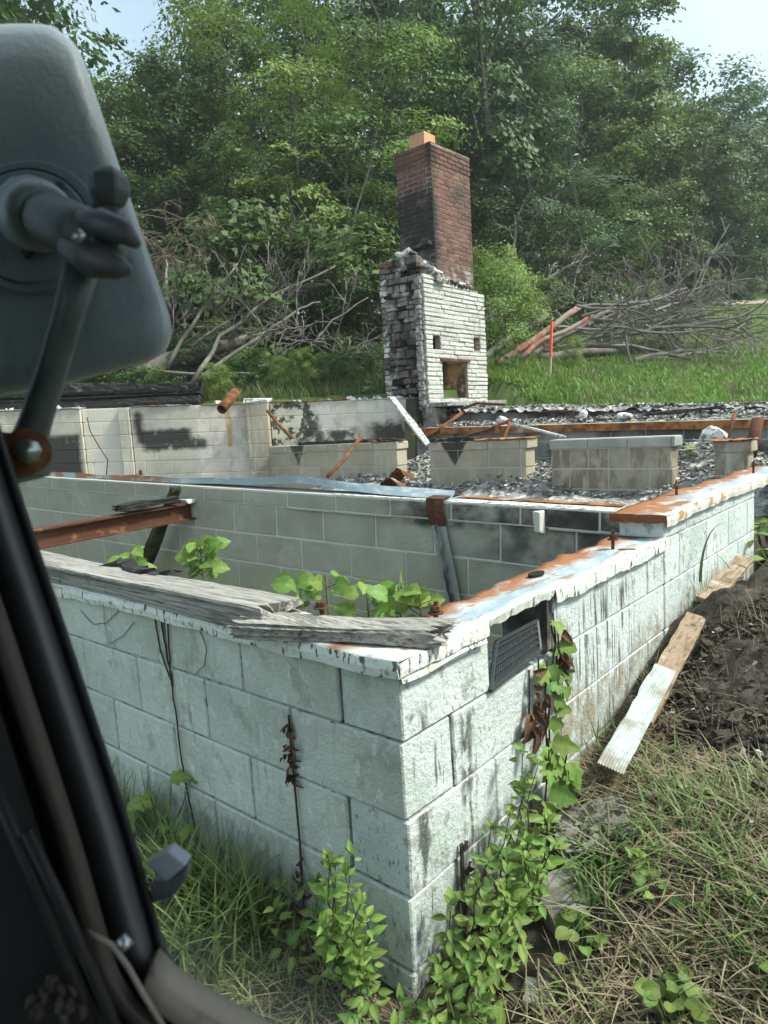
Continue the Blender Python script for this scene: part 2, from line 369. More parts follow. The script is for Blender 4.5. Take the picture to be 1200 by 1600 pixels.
M['flash_blue'] = material('blue grey sheet metal', (.27, .34, .37), .5, layers=[
    dict(c=(.48, .53, .53), s=(6, 20, 20), lo=.50, hi=.62, amt=.8),
    dict(c=(.30, .11, .035), s=(4, 9, 9), lo=.45, hi=.52, amt=.95, box=[(X_, -BIG, -BIG + 1, -3.9, -3.4)], wob=.3),
    dict(c=(.22, .09, .05), s=12, lo=.64, hi=.68, amt=.8)], spec=.45, bump=[(40, .2, 'noise')])
M['wood'] = material('weathered grey timber', (.30, .285, .255), .95, layers=[
    dict(c=(.085, .075, .065), s=(4, 95, 95), lo=.50, hi=.62, amt=.7, det=8),
    dict(c=(.40, .38, .34), s=(3, 60, 60), lo=.52, hi=.62, amt=.8, off=9),
    dict(c=(.05, .045, .04), s=(2.5, 130, 130), lo=.60, hi=.66, amt=.8, det=5, off=17),
    dict(c=(.05, .045, .04), s=11, lo=.66, hi=.70, amt=.8)], bump=[((5, 80, 80), .9, 'noise'), (30, .3, 'noise')])
M['plank'] = material('bare tan plank', (.30, .225, .155), .9, layers=[
    dict(c=(.18, .11, .07), s=(70, 6, 70), lo=.46, hi=.62, amt=.85, det=7), dict(c=(.05, .04, .03), s=9, lo=.55, hi=.66, amt=.85, det=7),
    dict(c=(.54, .48, .40), s=8, lo=.58, hi=.7, amt=.6)], bump=[((60, 5, 60), .5, 'noise')])
M['char'] = material('charred wood', (.018, .017, .016), .8, layers=[dict(c=(.13, .13, .125), s=6, lo=.56, hi=.70, amt=.7)], bump=[(16, .9, 'voronoi'), (50, .5, 'noise')], spec=.45)
M['char_green'] = material('mossy charred wood', (.035, .037, .024), .9, layers=[dict(c=(.075, .085, .03), s=8, lo=.46, hi=.6, amt=.85), dict(c=(.16, .15, .10), s=25, lo=.6, hi=.7, amt=.6)], bump=[(26, .9, 'noise')])
M['brick'] = material('red brick', (.165, .076, .058), .92, layers=[
    dict(c=(.21, .115, .088), s=5, lo=.45, hi=.65, amt=.7), dict(c=(.07, .05, .042), s=2.2, lo=.42, hi=.66, amt=.7, det=7),
    dict(c=(.022, .02, .019), s=4, lo=.20, hi=.46, amt=.95, det=7, box=[(Y_, -BIG, -BIG + 1, 7.30, 7.34), (Z_, 3.1, 3.3, 4.06, 4.24)], wob=.35, es=4),
    dict(c=(.030, .026, .024), s=(3, 3, 1.5), lo=.32, hi=.56, amt=.85, box=[(X_, -5.2, -5.1, BIG, BIG + 1), (Y_, -BIG, -BIG + 1, 7.30, 7.48)], wob=.12),
    dict(c=(.40, .36, .33), s=4, lo=.42, hi=.6, amt=.75, box=[(Z_, -BIG, -BIG + 1, 2.95, 3.2)], wob=.3),
    dict(c=(.05, .04, .035), s=7, lo=.60, hi=.68, amt=.7)], bump=[(60, .5, 'noise')], vary=.22, hue=.012)
M['brick_mortar'] = material('grey brick mortar', (.30, .26, .23), .95, layers=[
    dict(c=(.03, .03, .03), s=3, lo=.3, hi=.5, amt=.9, box=[(Y_, -BIG, -BIG + 1, 7.25, 7.40), (Z_, 3.0, 3.2, 4.05, 4.2)], wob=.3)], bump=[(60, .5, 'noise')])
M['stone'] = material('white painted facing stone', (.55, .55, .51), .85, layers=[
    dict(c=(.33, .33, .31), s=(10, 10, 30), lo=.48, hi=.66, amt=.8, det=7),
    dict(c=(.10, .10, .10), s=(16, 16, 40), lo=.63, hi=.70, amt=.7, det=6),
    dict(c=(.45, .38, .28), s=3, lo=.58, hi=.7, amt=.5)], bump=[(34, .9, 'noise'), (80, .4, 'noise')], vary=.10)
M['rubble'] = material('broken masonry', (.22, .19, .165), .95, layers=[
    dict(c=(.46, .44, .40), s=5, lo=.52, hi=.62, amt=.8), dict(c=(.16, .07, .05), s=3, lo=.54, hi=.62, amt=.8, off=21),
    dict(c=(.035, .033, .03), s=4, lo=.52, hi=.64, amt=.85, off=31), dict(c=(.04, .036, .033), s=3, lo=.34, hi=.58, amt=.88, det=7, box=[(Z_, -BIG, -BIG + 1, 2.0, 2.5), (X_, -5.72, -5.66, BIG, BIG + 1)], wob=.5)], bump=[(26, .9, 'noise')], vary=.35)
M['fire_clay'] = material('scorched fire clay', (.40, .24, .11), .9, layers=[dict(c=(.05, .035, .027), s=(4, 4, 2.2), lo=.36, hi=.54, amt=.92), dict(c=(.55, .40, .24), s=9, lo=.58, hi=.66, amt=.6)], bump=[(30, .5, 'noise')])
M['flue'] = material('orange clay flue tile', (.55, .26, .13), .8, layers=[dict(c=(.55, .36, .25), s=4, lo=.45, hi=.6, amt=.6)], bump=[(50, .2, 'noise')])
M['soot'] = material('soot', (.014, .013, .012), .95, bump=[(20, .6, 'noise')])
M['ash'] = material('ash and plaster chips', (.29, .28, .26), .95, layers=[dict(c=(.085, .08, .075), s=9, lo=.46, hi=.60, amt=.85, det=8), dict(c=(.62, .61, .57), s=11, lo=.54, hi=.64, amt=.8, off=9, det=7)], bump=[(30, .9, 'noise')], coord='world')
M['ash_chip'] = material('pale chip', (.58, .58, .55), .95, layers=[dict(c=(.12, .12, .115), s=20, lo=.52, hi=.6, amt=.9)], bump=[(40, .6, 'noise')])
M['flaked'] = material('flaking painted concrete', (.27, .26, .235), .9, layers=[dict(c=(.12, .105, .085), s=6, lo=.42, hi=.6, amt=.8, off=40), dict(c=(.028, .028, .027), s=34, lo=.47, hi=.50, amt=.97, det=5, box=[(Z_, -.50, -.46, BIG, BIG + 1)], wob=.05), dict(c=(.24, .22, .19), s=11, lo=.52, hi=.64, amt=.7, off=4)], bump=[(34, .7, 'noise')])
M['siding'] = material('ribbed white metal strip', (.47, .52, .505), .45, layers=[dict(c=(.28, .34, .33), s=(60, 6, 60), lo=.50, hi=.62, amt=.6, det=7), dict(c=(.25, .2, .14), s=8, lo=.50, hi=.66, amt=.75, det=8)], spec=.5, bump=[(40, .2, 'noise')])
M['vent'] = material('black vent plastic', (.030, .036, .040), .55, layers=[dict(c=(.10, .115, .12), s=(60, 60, 12), lo=.58, hi=.68, amt=.7)], spec=.4)
M['dirt'] = material('dark dirt', (.060, .047, .037), 1.0, layers=[dict(c=(.115, .095, .075), s=14, lo=.48, hi=.64, amt=.8, det=8), dict(c=(.22, .21, .195), s=7, lo=.60, hi=.72, amt=.55, off=13, det=8), dict(c=(.016, .014, .012), s=26, lo=.52, hi=.6, amt=.7)], bump=[(24, 1.0, 'noise'), (70, .8, 'noise'), (9, .8, 'noise')])
M['ground'] = material('soil and turf', (.052, .045, .034), 1.0, tint=(.075, .115, .03), layers=[
    dict(c=(.085, .07, .048), s=7, lo=.48, hi=.62, amt=.5), dict(c=(.04, .06, .02), s=1.4, lo=.48, hi=.6, amt=.5)], bump=[(22, .9, 'noise'), (60, .7, 'noise')])
M['path'] = material('pale gravel path', (.36, .30, .23), 1.0, layers=[dict(c=(.22, .19, .14), s=3, lo=.45, hi=.6)], bump=[(20, .5, 'noise')])
M['bark'] = material('dark bark', (.075, .07, .058), .95, bump=[((14, 14, 3), 1.0, 'noise')], layers=[dict(c=(.11, .105, .085), s=(9, 9, 2), lo=.5, hi=.64, amt=.7)])
M['dead'] = material('bare dead wood', (.15, .132, .113), .95, layers=[dict(c=(.27, .25, .225), s=4, lo=.5, hi=.62, amt=.8), dict(c=(.08, .07, .06), s=9, lo=.56, hi=.66, amt=.7)], bump=[(30, .5, 'noise')])
M['dead_red'] = material('red brown bare trunk', (.27, .105, .07), .9, layers=[dict(c=(.26, .22, .19), s=4, lo=.44, hi=.54, amt=.9)], bump=[(30, .5, 'noise')])
M['dead_pink'] = material('brown dry twigs', (.17, .125, .10), .95)
M['dead_grey'] = material('grey dry twigs', (.20, .18, .16), .95)
M['twig'] = material('thin dark stem', (.05, .042, .03), .9)
M['stem_green'] = material('green stem', (.10, .13, .04), .7)
M['dry_leaf'] = material('curled brown leaf', (.105, .060, .040), .9, layers=[dict(c=(.22, .13, .06), s=30, lo=.5, hi=.65, amt=.7)], vary=.3, transl=.2)
def leaf_mat(name, a, b, vary=.12, hue=.015, tr=.28): return material(name, a, .55, tint=b, vary=vary, hue=hue, transl=tr, spec=.35)
M['leaf_dark'] = leaf_mat('dark green leaf', (.036, .076, .025), (.100, .165, .047))
M['leaf_mid'] = leaf_mat('mid green leaf', (.056, .110, .030), (.145, .220, .056))
M['leaf_light'] = leaf_mat('light green leaf', (.100, .178, .036), (.225, .320, .072))
M['leaf_blue'] = leaf_mat('bluish green leaf', (.038, .082, .038), (.095, .160, .066))
M['leaf_bright'] = leaf_mat('bright spring leaf', (.11, .20, .035), (.20, .31, .07), vary=.16, hue=.02, tr=.32)
M['leaf_shrub'] = leaf_mat('fresh shrub leaf', (.075, .140, .030), (.16, .240, .055), vary=.30, hue=.03, tr=.3)
M['blade'] = leaf_mat('grass blade', (.075, .125, .032), (.185, .255, .085), tr=.25)
M['straw'] = material('dry straw', (.15, .12, .075), .9, tint=(.34, .285, .18), transl=.1)
M['lawn'] = leaf_mat('lawn blade', (.095, .160, .026), (.215, .295, .060), tr=.25)
M['plastic'] = material('grey mirror plastic', (.25, .295, .325), .40, layers=[dict(c=(.29, .335, .355), s=9, lo=.45, hi=.65, amt=.6), dict(c=(.36, .40, .41), s=(90, 90, 25), lo=.60, hi=.70, amt=.45, det=7), dict(c=(.12, .14, .145), s=(30, 30, 9), lo=.58, hi=.70, amt=.4, det=6, off=8)], bump=[(160, .08, 'noise')], spec=.5)
M['plastic_dark'] = material('dark mirror bracket', (.075, .088, .090), .5, layers=[dict(c=(.05, .055, .052), s=16, lo=.5, hi=.64, amt=.6)], bump=[(60, .15, 'noise')], spec=.5)
M['steel'] = material('bright steel', (.42, .44, .43), .35, metal=.9)
M['grey_pillar'] = material('grey painted pillar', (.085, .098, .10), .5, layers=[dict(c=(.12, .13, .13), s=(7, 7, 3), lo=.55, hi=.7, amt=.6)], spec=.5)
M['trim_brown'] = material('worn brown trim', (.045, .036, .028), .6, layers=[dict(c=(.15, .12, .085), s=(14, 14, 5), lo=.52, hi=.66, amt=.8)], spec=.4)
M['trim_tan'] = material('scuffed tan sill', (.24, .21, .165), .6, layers=[dict(c=(.035, .03, .027), s=14, lo=.5, hi=.62, amt=.8), dict(c=(.32, .29, .24), s=26, lo=.6, hi=.68, amt=.7)], spec=.4)
M['cab_black'] = material('black cab panel', (.010, .011, .011), .6, layers=[dict(c=(.045, .043, .04), s=12, lo=.64, hi=.72, amt=.6)], spec=.35)
M['paint_orange'] = material('fluorescent orange tape', (.75, .11, .05), .7)
M['stake_wood'] = material('pale stake wood', (.42, .38, .30), .9)
g = bpy.data.materials.new('window glass'); g.use_nodes = True; gn = g.node_tree; gn.nodes.clear()
go = gn.nodes.new('ShaderNodeOutputMaterial'); gt = gn.nodes.new('ShaderNodeBsdfTransparent'); gt.inputs[0].default_value = (.95, .985, .965, 1)
gn.links.new(gt.outputs[0], go.inputs['Surface']); M['glass'] = g

# ------------------------------------------------------------------ ground
def axis(a, b, lo, hi, fine, n):
    return np.unique(np.concatenate([-np.geomspace(-a, -lo, n) if a < 0 and lo < 0 else np.linspace(a, lo, n), np.arange(lo, hi, fine), np.geomspace(hi, b, n)]).round(4))
gx = axis(-90, 90, -9.5, 2.6, .075, 34); gy = axis(-40, 110, -2.2, 9.6, .075, 34)
GX, GY = np.meshgrid(gx, gy, indexing='ij')
GZ = ground_h(GX, GY)
GZ = GZ + .018 * np.sin(GX * 9.1 + 1.3 * np.sin(GY * 7)) * np.cos(GY * 8.3) + .010 * np.sin(GX * 23 + GY * 5) * np.sin(GY * 21)
GREEN = np.clip((GY - 6.9) / .5, 0, 1) + np.where(((GX - LW_A[0]) * LW_D[1] - (GY - LW_A[1]) * LW_D[0]) < 0, 1, 0)
GREEN = np.clip(GREEN + np.where((GX < -.3) & (GY < 0), .6, 0), 0, 1)
a_, b_ = GX.shape
idx = np.arange(a_ * b_).reshape(a_, b_)
GF = np.stack([idx[:-1, :-1], idx[1:, :-1], idx[1:, 1:], idx[:-1, 1:]], -1).reshape(-1, 4)
gme = mesh_np('ground', np.stack([GX, GY, GZ], -1).reshape(-1, 3), GF, M['ground'], True, GREEN.ravel())
props(link('ground', gme, (0, 0, 0)), kind='structure')
# gravel track at the top of the lawn
P = []
for t in np.linspace(0, 1, 24):
    q = dep(1120 + 330 * t, 505 - 18 * t, 24.5 + 2 * t); row = []
    for w in (-.5, -.25, 0, .25, .5):
        x, y = q[0] + w * 1.5 * -.65, q[1] + w * 1.5 * .75
        row.append((x, y, gh(x, y) + .03))
    P.append(row)
b = MB(); b.grid(P); props(b.build('path', M['path'], smooth=True), kind='structure')

# ------------------------------------------------------------------ block walls
BL, BH, JT = .4064, .2032, .011
_bc = {}
def block_mesh(L, H, T, mat, var):
    key = (round(L, 2), round(H, 3), round(T, 3), mat.name, var)
    if key not in _bc:
        rs = random.Random(hash(key[:3]) + var)
        bm = bmesh.new(); bmesh.ops.create_cube(bm, size=1)
        for v in bm.verts: v.co = Vector((v.co.x * key[0], v.co.y * T, v.co.z * H)) + Vector((rs.uniform(-1, 1), rs.uniform(-1, 1), rs.uniform(-1, 1))) * .0014
        bmesh.ops.bevel(bm, geom=bm.edges[:], offset=.0045, segments=1, affect='EDGES')
        me = bpy.data.meshes.new('block'); bm.to_mesh(me); bm.free(); me.materials.append(mat); _bc[key] = me
    return _bc[key]
def block_wall(root, base, ang, rows, T, mat, mortar, slope=0.0, joint=JT, recess=.006, jit=.0015, tall=None):
    """rows: (z, h, joint_offset, u0, u1, [holes], proud)."""
    core = MB(); d = Vector((math.cos(ang), math.sin(ang), 0)); nrm = Vector((-math.sin(ang), math.cos(ang), 0))
    tilt = math.atan(slope); rot = (Rz(ang) @ Ry(-tilt)); base = Vector((*base[:2], base[2] if len(base) > 2 else 0))
    n = 0
    for (z, h, off, u0, u1, holes, proud) in rows:
        cuts = [u0, u1] + [q for hh in holes for q in hh]
        k = math.floor((u0 - off) / BL)
        while off + k * BL < u1:
            if off + k * BL > u0 + .02: cuts.append(off + k * BL)
            k += 1
        cuts = sorted(set(round(c, 4) for c in cuts))
        segs = [(p, q) for p, q in zip(cuts[:-1], cuts[1:]) if q - p > .03 and not any(hh[0] - .01 < (p + q) / 2 < hh[1] + .01 for hh in holes)]
        for p, q in segs:
            um = (p + q) / 2
            c = base + d * um + nrm * (T / 2 - proud + random.uniform(-jit, jit)) + Vector((0, 0, z + h / 2 + slope * um))
            me = block_mesh(q - p - joint, h - joint, T, mat, random.randrange(2))
            link('block', me, c, root, (rot @ Rz(random.uniform(-.004, .004)) @ Ry(random.uniform(-.003, .003))))
            n += 1
        runs = []
        for p, q in segs:
            if runs and abs(runs[-1][1] - p) < .002: runs[-1][1] = q
            else: runs.append([p, q])
        for p, q in runs:
            um = (p + q) / 2
            core.box(base + d * um + nrm * (T / 2 - proud) + Vector((0, 0, z + h / 2 + slope * um)), (q - p - .03, T - 2 * recess, h), rot)
    o = core.build('mortar', mortar, root)
    return n

# front wall, facing -Y
fw = thing('foundation_wall', (-2.0, .1, -.81), 'pale green painted block wall in front, weathered timbers lying on its top', 'wall', kind='thing')
rows = [(0, .195, -.2032, -4.6, -.2032, [], 0), (-.2032, .2032, 0, -4.6, 0, [], 0), (-.4064, .2032, -.2032, -4.6, -.2032, [], 0),
        (-.6096, .2032, 0, -4.6, 0, [], .002), (-.8128, .2032, -.2032, -4.6, 0, [], .006)]
block_wall(fw, (0, 0), 0, rows, .2, M['paint'], M['paint_joint'], joint=.008, recess=.007)
# right wall, low part, facing +X
rw = thing('foundation_wall', (-.1, .9, -.81), 'white painted block side wall with the open vent hole and rusty flashing', 'wall', kind='thing')
rows = [(0, .195, 0, 0, 1.826, [(.3935, .782)], 0), (-.2032, .2032, .2032, .2032, 1.826, [], 0), (-.4064, .2032, 0, 0, 1.826, [], 0),
        (-.6096, .2032, .2032, .2032, 1.826, [], .002), (-.8128, .2032, 0, .2032, 1.826, [], .004)]
block_wall(rw, (0, 0), math.pi / 2, rows, .2, M['paint'], M['paint_joint'], joint=.006, recess=.006)
# higher part
rw2 = thing('foundation_wall', (-.1, 2.6, -.81), 'higher white painted block wall stepping up beyond the vent hole', 'wall', kind='thing')
rows = [(.2032, .098, .1, 1.829, 3.425, [], .003), (0, .2032, 0, 1.829, 3.425, [], .003), (-.2032, .2032, .2032, 1.829, 3.425, [], .003),
        (-.4064, .2032, 0, 1.829, 3.425, [], .003), (-.6096, .2032, .2032, 1.829, 3.425, [], .003)]
block_wall(rw2, (0, 0), math.pi / 2, rows, .2, M['paint'], M['paint_joint'], jit=.001, joint=.006, recess=.004)
rw3 = thing('foundation_wall', (-.1, 5.8, -.81), 'far end of the side wall past the gap with dark plants', 'wall', kind='thing')
rows = [(.2032, .098, .1, 4.9, 6.85, [], 0), (0, .2032, 0, 4.9, 6.85, [], 0), (-.2032, .2032, .2032, 4.9, 6.85, [], 0), (-.4064, .2032, 0, 4.9, 6.85, [], 0)]
block_wall(rw3, (0, 0), math.pi / 2, rows, .2, M['paint'], M['paint'])

# wall inside, between the two rooms
IW_ANG = .0883; IW_S = -.0386
iw = thing('foundation_wall', (-2.9, 1.8, -1.0), 'bare grey green block wall dividing the pit, charred at one end', 'wall', kind='thing')
def iwp(u, v=0.0, z=0.0):
    return Vector((-2.8836 + u * math.cos(IW_ANG) - v * math.sin(IW_ANG), 1.7097 + u * math.sin(IW_ANG) + v * math.cos(IW_ANG), .0974 + IW_S * u + z))
u1 = 2.70
rows = [(.2032, .10, .12, -4.6, u1, [], .008), (0, .2032, 0, -4.6, u1, [], 0), (-.2032, .2032, .2032, -4.6, u1, [], 0),
        (-.4064, .2032, 0, -4.6, u1, [], 0), (-.6096, .2032, .2032, -4.6, u1, [], 0), (-.8128, .2032, 0, -4.6, u1, [], 0), (-1.016, .2032, .2032, -4.6, u1, [], 0)]
block_wall(iw, (-2.8836, 1.7097, .0974), IW_ANG, rows, .2, M['block_room'], M['mortar_pale'], slope=IW_S, joint=.009, recess=.0035)
b = MB(); b.box(iwp(2.26, -.03, .235), (.05, .06, .115), jit=.012); b.build('mortar_lump', M['mortar_pale'], iw, bevel=.008)
for ua, ub in ((2.31, 2.70), (.55, 1.35)):
    b = MB(); P = []
    for u in np.linspace(ua, ub, 12):
        P.append([iwp(u, -.022 + random.uniform(-.004, .004), .2045), iwp(u, .0, .2045), iwp(u, .0, .197), iwp(u, -.02 + random.uniform(-.004, .004), .196)])
    b.grid(P); b.build('mortar_ledge', M['mortar_pale'], iw, thick=.003)

# short block walls standing in the second room (face at Y = 5.4)
def pier(x0, x1, top, label, capmat, bolts=0):
    t = thing('block_pier', ((x0 + x1) / 2, 5.5, -.25), label, 'block pier', 'block piers in the second room', 'thing')
    w = x1 - x0; z = top - .1
    block_wall(t, (x0, 5.4), 0, [(z, .1, 0, -.012, w + .03, [], .012)], .225, capmat, M['mortar_tan'], recess=.012, joint=.008)
    rows = [(z - BH * (i + 1), BH, .2032 * (i % 2), 0, w, [], 0) for i in range(4)]
    block_wall(t, (x0, 5.4), 0, rows, .2, M['block_pier'], M['mortar_tan'], recess=.004)
    return t
p1 = pier(-6.85, -4.43, .575, 'long tan block pier near the far white wall', M['block_pier'])
p2 = pier(-3.93, -2.64, .545, 'tan block pier with black soot triangle and rusty cap', M['block_pier'])
p3 = pier(-2.35, -1.12, .525, 'brown stained block pier with a clean grey cap', M['block_cap'])
p4 = pier(-.76, -.48, .46, 'small block pier beside the side wall, rusty cap', M['block_pier'])
def plate(x0, x1, y0, y1, z, mat, name='cap_plate', parent=None, wave=.012, nx=14, thick=.006):
    P = [[(x0 + (x1 - x0) * i / nx + random.uniform(-.01, .01), yy + random.uniform(-.012, .012), z + random.uniform(-wave * .4, wave)) for yy in (y0, (y0 + y1) / 2, y1)] for i in range(nx + 1)]
    b = MB(); b.grid(P); return b.build(name, mat, parent, thick=thick)
plate(-3.3, -2.60, 5.36, 5.6, .552, M['rust_orange'], parent=p2)
plate(-.80, -.44, 5.36, 5.62, .468, M['rust_orange'], parent=p4)
plate(-4.85, -4.42, 5.37, 5.6, .582, M['rust'], parent=p1)
b = MB()
for i in range(9): b.box((-3.85 + i * .065, 5.44 + random.uniform(-.02, .02), .568), (.09, .10, .035), jit=.012)
o = b.build('charred_board', M['char']); props(o, 'charred flat board lying on the soot stained pier', 'charred board')
b = MB()
for i in range(26): b.box((-6.2 + i * .07, 5.47 + random.uniform(-.02, .02), .592 + random.uniform(-.006, .006)), (.095, .09, .035), Rz(random.uniform(-.1, .1)), jit=.01)
o = b.build('charred_board', M['char']); props(o, 'long charred board lying along the far tan pier', 'charred board')

# back wall with rusty steel angle
bw = thing('foundation_wall', (-2.7, 6.7, -.3), 'grey block back wall under the long rusty steel beam', 'wall', kind='thing')
rows = [(.44 - BH * i, BH, .2032 * (i % 2), 0, 4.85, [], 0) for i in range(4)]
block_wall(bw, (-5.05, 6.6, .075), 0, rows, .2, M['block_back'], M['mortar_tan'], slope=-.022)
bx = thing('rusty_beam', (-2.7, 6.65, .7), 'long rusty steel beam along the top of the back wall', 'steel beam')
sl = -.022
def beam_bar(name, x0, x1, y, z, sy, sz, mat, parent):
    b = MB(); n = 24
    P = []
    for i in range(n + 1):
        x = x0 + (x1 - x0) * i / n; zz = z + sl * (x + 5.05) + random.uniform(-.004, .004)
        P.append([(x, y - sy / 2, zz - sz / 2), (x, y + sy / 2, zz - sz / 2), (x, y + sy / 2, zz + sz / 2), (x, y - sy / 2, zz + sz / 2), (x, y - sy / 2, zz - sz / 2)])
    b.grid(P); return b.build(name, mat, parent)
beam_bar('flange', -5.1, -.22, 6.66, .655 + .052, .22, .012, M['rust_orange'], bx)
beam_bar('web', -5.1, -.22, 6.552, .655 + .017, .012, .085, M['rust_orange'], bx)

# left wall, whitewashed
lw = thing('foundation_wall', (-7.7, 5.05, -.3), 'long whitewashed block wall with black soot patches below the charred log', 'wall', kind='thing')
LS = -.0262
def lrow(i, u0, u1, proud=0): return (1.325 - BH * (i + 1), BH, .2032 * (i % 2) + .06, u0, u1, [], proud)
rows = []
for i in range(8):
    rows += [lrow(i, -1.6, 1.19), lrow(i, 1.19, 1.76, -.05), lrow(i, 1.76, 1.93, .03), lrow(i, 1.93, 3.70), lrow(i, 4.03, 6.30)]
block_wall(lw, (LW_A[0], LW_A[1], 0), LW_ANG, rows, .2, M['block_left'], M['block_left'], slope=LS, recess=.004)
pl = thing('block_pilaster', (-7.1, 5.55, -.3), 'square block pilaster with a white cap beside the leaning rusty pipe', 'pilaster', kind='thing')
rows = [(1.33 - BH * (i + 1), BH, .1, 3.70, 4.03, [], .16) for i in range(8)]
block_wall(pl, (LW_A[0], LW_A[1], 0), LW_ANG, rows, .36, M['block_pier'], M['mortar_tan'], slope=LS)
def lwp(u, v, z): return Vector((LW_A[0] + LW_D[0] * u - LW_D[1] * v, LW_A[1] + LW_D[1] * u + LW_D[0] * v, z + LS * u))
b = MB(); b.box(lwp(3.86, .02, 1.36), (.36, .36, .05), Rz(LW_ANG), jit=.02); b.build('cap_slab', M['ash_chip'], pl, bevel=.01)
def strip_on(u0, u1, mat, name, z=1.328, w=.24, thick=.01):
    P = [[lwp(u, v + random.uniform(-.008, .008), z + random.uniform(-.004, .012)) for v in (-.02, .1, w)] for u in np.linspace(u0, u1, 18)]
    b = MB(); b.grid(P); return b.build(name, mat, lw, thick=thick)
strip_on(1.95, 2.85, M['flash_blue'], 'flashing_sheet'); strip_on(-1.5, 1.2, M['ash_chip'], 'plaster_crust', 1.33)
strip_on(3.0, 3.65, M['rust_orange'], 'flashing_sheet', 1.326); strip_on(4.05, 4.75, M['rust'], 'flashing_sheet', 1.327)
strip_on(4.75, 5.2, M['rust_orange'], 'flashing_sheet', 1.334); strip_on(5.25, 6.25, M['ash_chip'], 'plaster_crust', 1.33)
b = MB()
for k in range(60):
    u = random.choice([random.uniform(3.0, 6.25), random.uniform(-1, 1.2), random.uniform(5.2, 6.2)])
    s = random.uniform(.02, .055); b.box(lwp(u, random.uniform(0, .18), 1.345), (s * 1.6, s, s * .7), Euler((random.random(), random.random(), random.random() * 3)).to_matrix(), jit=s * .25)
props(b.build('rubble_crumbs', M['ash_chip'], lw), kind='stuff')

# ------------------------------------------------------------------ sheet metal caps
def sag(x, y, s=0.0): return .0035 * math.sin(x * 23 + y * 11 + s) + .0025 * math.sin(y * 31 + x * 5 + s)
P = []
for i in range(64):
    y = -.018 + i * (1.855 / 63); inner = -.165 - .055 * min(1, y / 1.2) + .012 * math.sin(y * 13) + .008 * math.sin(y * 37)
    if y < .16: inner = -.012
    row = []
    for j in range(9):
        x = inner + (.017 - inner) * j / 8
        lift = .012 * math.exp(-((y - .6) / .22) ** 2) * (j / 8)
        row.append((x, y, .206 + sag(x, y) + lift))
    P.append(row)
b = MB(); b.grid(P); b.build('flashing_sheet', M['flash_side'], rw, smooth=True, thick=.002)
def side_lip(y0, y1, top, drop, mat, parent, x=.0165, n=40, wob=.003):
    P = []
    for i in range(n + 1):
        y = y0 + (y1 - y0) * i / n
        t = top + sag(x, y) + .012 * math.exp(-((y - .6) / .22) ** 2) * (top < .25)
        P.append([(x + .001, y, t), (x + .004 + random.uniform(-wob, wob) * .3, y, t - drop * .5), (x + .001 + random.uniform(0, wob), y, t - drop + random.uniform(-wob, wob))])
    b = MB(); b.grid(P); return b.build('drip_edge', mat, parent, thick=.002)
side_lip(-.018, .37, .206, .034, M['lip_white'], rw, n=12); side_lip(.775, 1.83, .206, .044, M['lip_white'], rw)
b = MB(); P = [[(.0165, y, .208 + .012 * math.exp(-((y - .6) / .22) ** 2)), (.010, y, .19 + random.uniform(-.005, .005))] for y in np.linspace(.38, .77, 14)]
b.grid(P); b.build('torn_lip', M['lip_white'], rw, thick=.002)
# second strip of blue grey metal folded under the corner
b = MB(); P = [[(.012, y, .178 - .01 * (y / .37)), (.021, y, .158 - .004 * math.sin(y * 20)), (.014, y, .150)] for y in np.linspace(-.01, .36, 12)]
b.grid(P); b.build('under_flashing', M['lip_white'], rw, thick=.002)
P = []
for i in range(50):
    y = 1.80 + i * (2.6 / 49); inner = -.235 + .012 * math.sin(y * 9) + .008 * math.sin(y * 31)
    P.append([(inner + (.02 - inner) * j / 8, y, .312 + sag(inner + j * .03, y, 2) + .006 * math.sin(y * 3)) for j in range(9)])
b = MB(); b.grid(P); b.build('flashing_sheet', M['flash_side'], rw2, smooth=True, thick=.002)
P = []
for i in range(51):
    y = 1.80 + i * (2.6 / 50); t = .312 + sag(.02, y, 2) + .006 * math.sin(y * 3)
    P.append([(.021, y, t), (.024, y, t - .022), (.021 + random.uniform(0, .003), y, t - .045 + random.uniform(-.004, .003))])
b = MB(); b.grid(P); b.build('drip_edge', M['lip_rusty'], rw2, thick=.002)
# rust edge facing the camera at the step
b = MB(); P = [[(x, 1.800 + random.uniform(-.002, .002), .313), (x, 1.796, .296), (x, 1.80 + random.uniform(-.004, .002), .276 + random.uniform(-.004, .004))] for x in np.linspace(-.23, .022, 14)]
b.grid(P); b.build('rusted_lip', M['rust'], rw2, thick=.003)
# front cap
P = []
for i in range(70):
    x = -4.6 + i * (4.6 + .017) / 69
    P.append([(x, -.018 + (.20 + .018) * j / 5 + (random.uniform(-.008, .004) if j == 5 else 0), .2075 + sag(x, j * .04, 1)) for j in range(6)])
b = MB(); b.grid(P); b.build('flashing_sheet', M['flash_front'], fw, smooth=True, thick=.002)
P = []
for i in range(71):
    x = -4.6 + i * (4.6 + .019) / 70; t = .2075 + sag(x, 0, 1)
    P.append([(x, -.019, t), (x, -.023 + random.uniform(-.0015, .0015), t - .02), (x, -.020 + random.uniform(-.003, .001), t - .040 + random.uniform(-.003, .003))])
b = MB(); b.grid(P); b.build('drip_edge', M['lip_white'], fw, thick=.002)

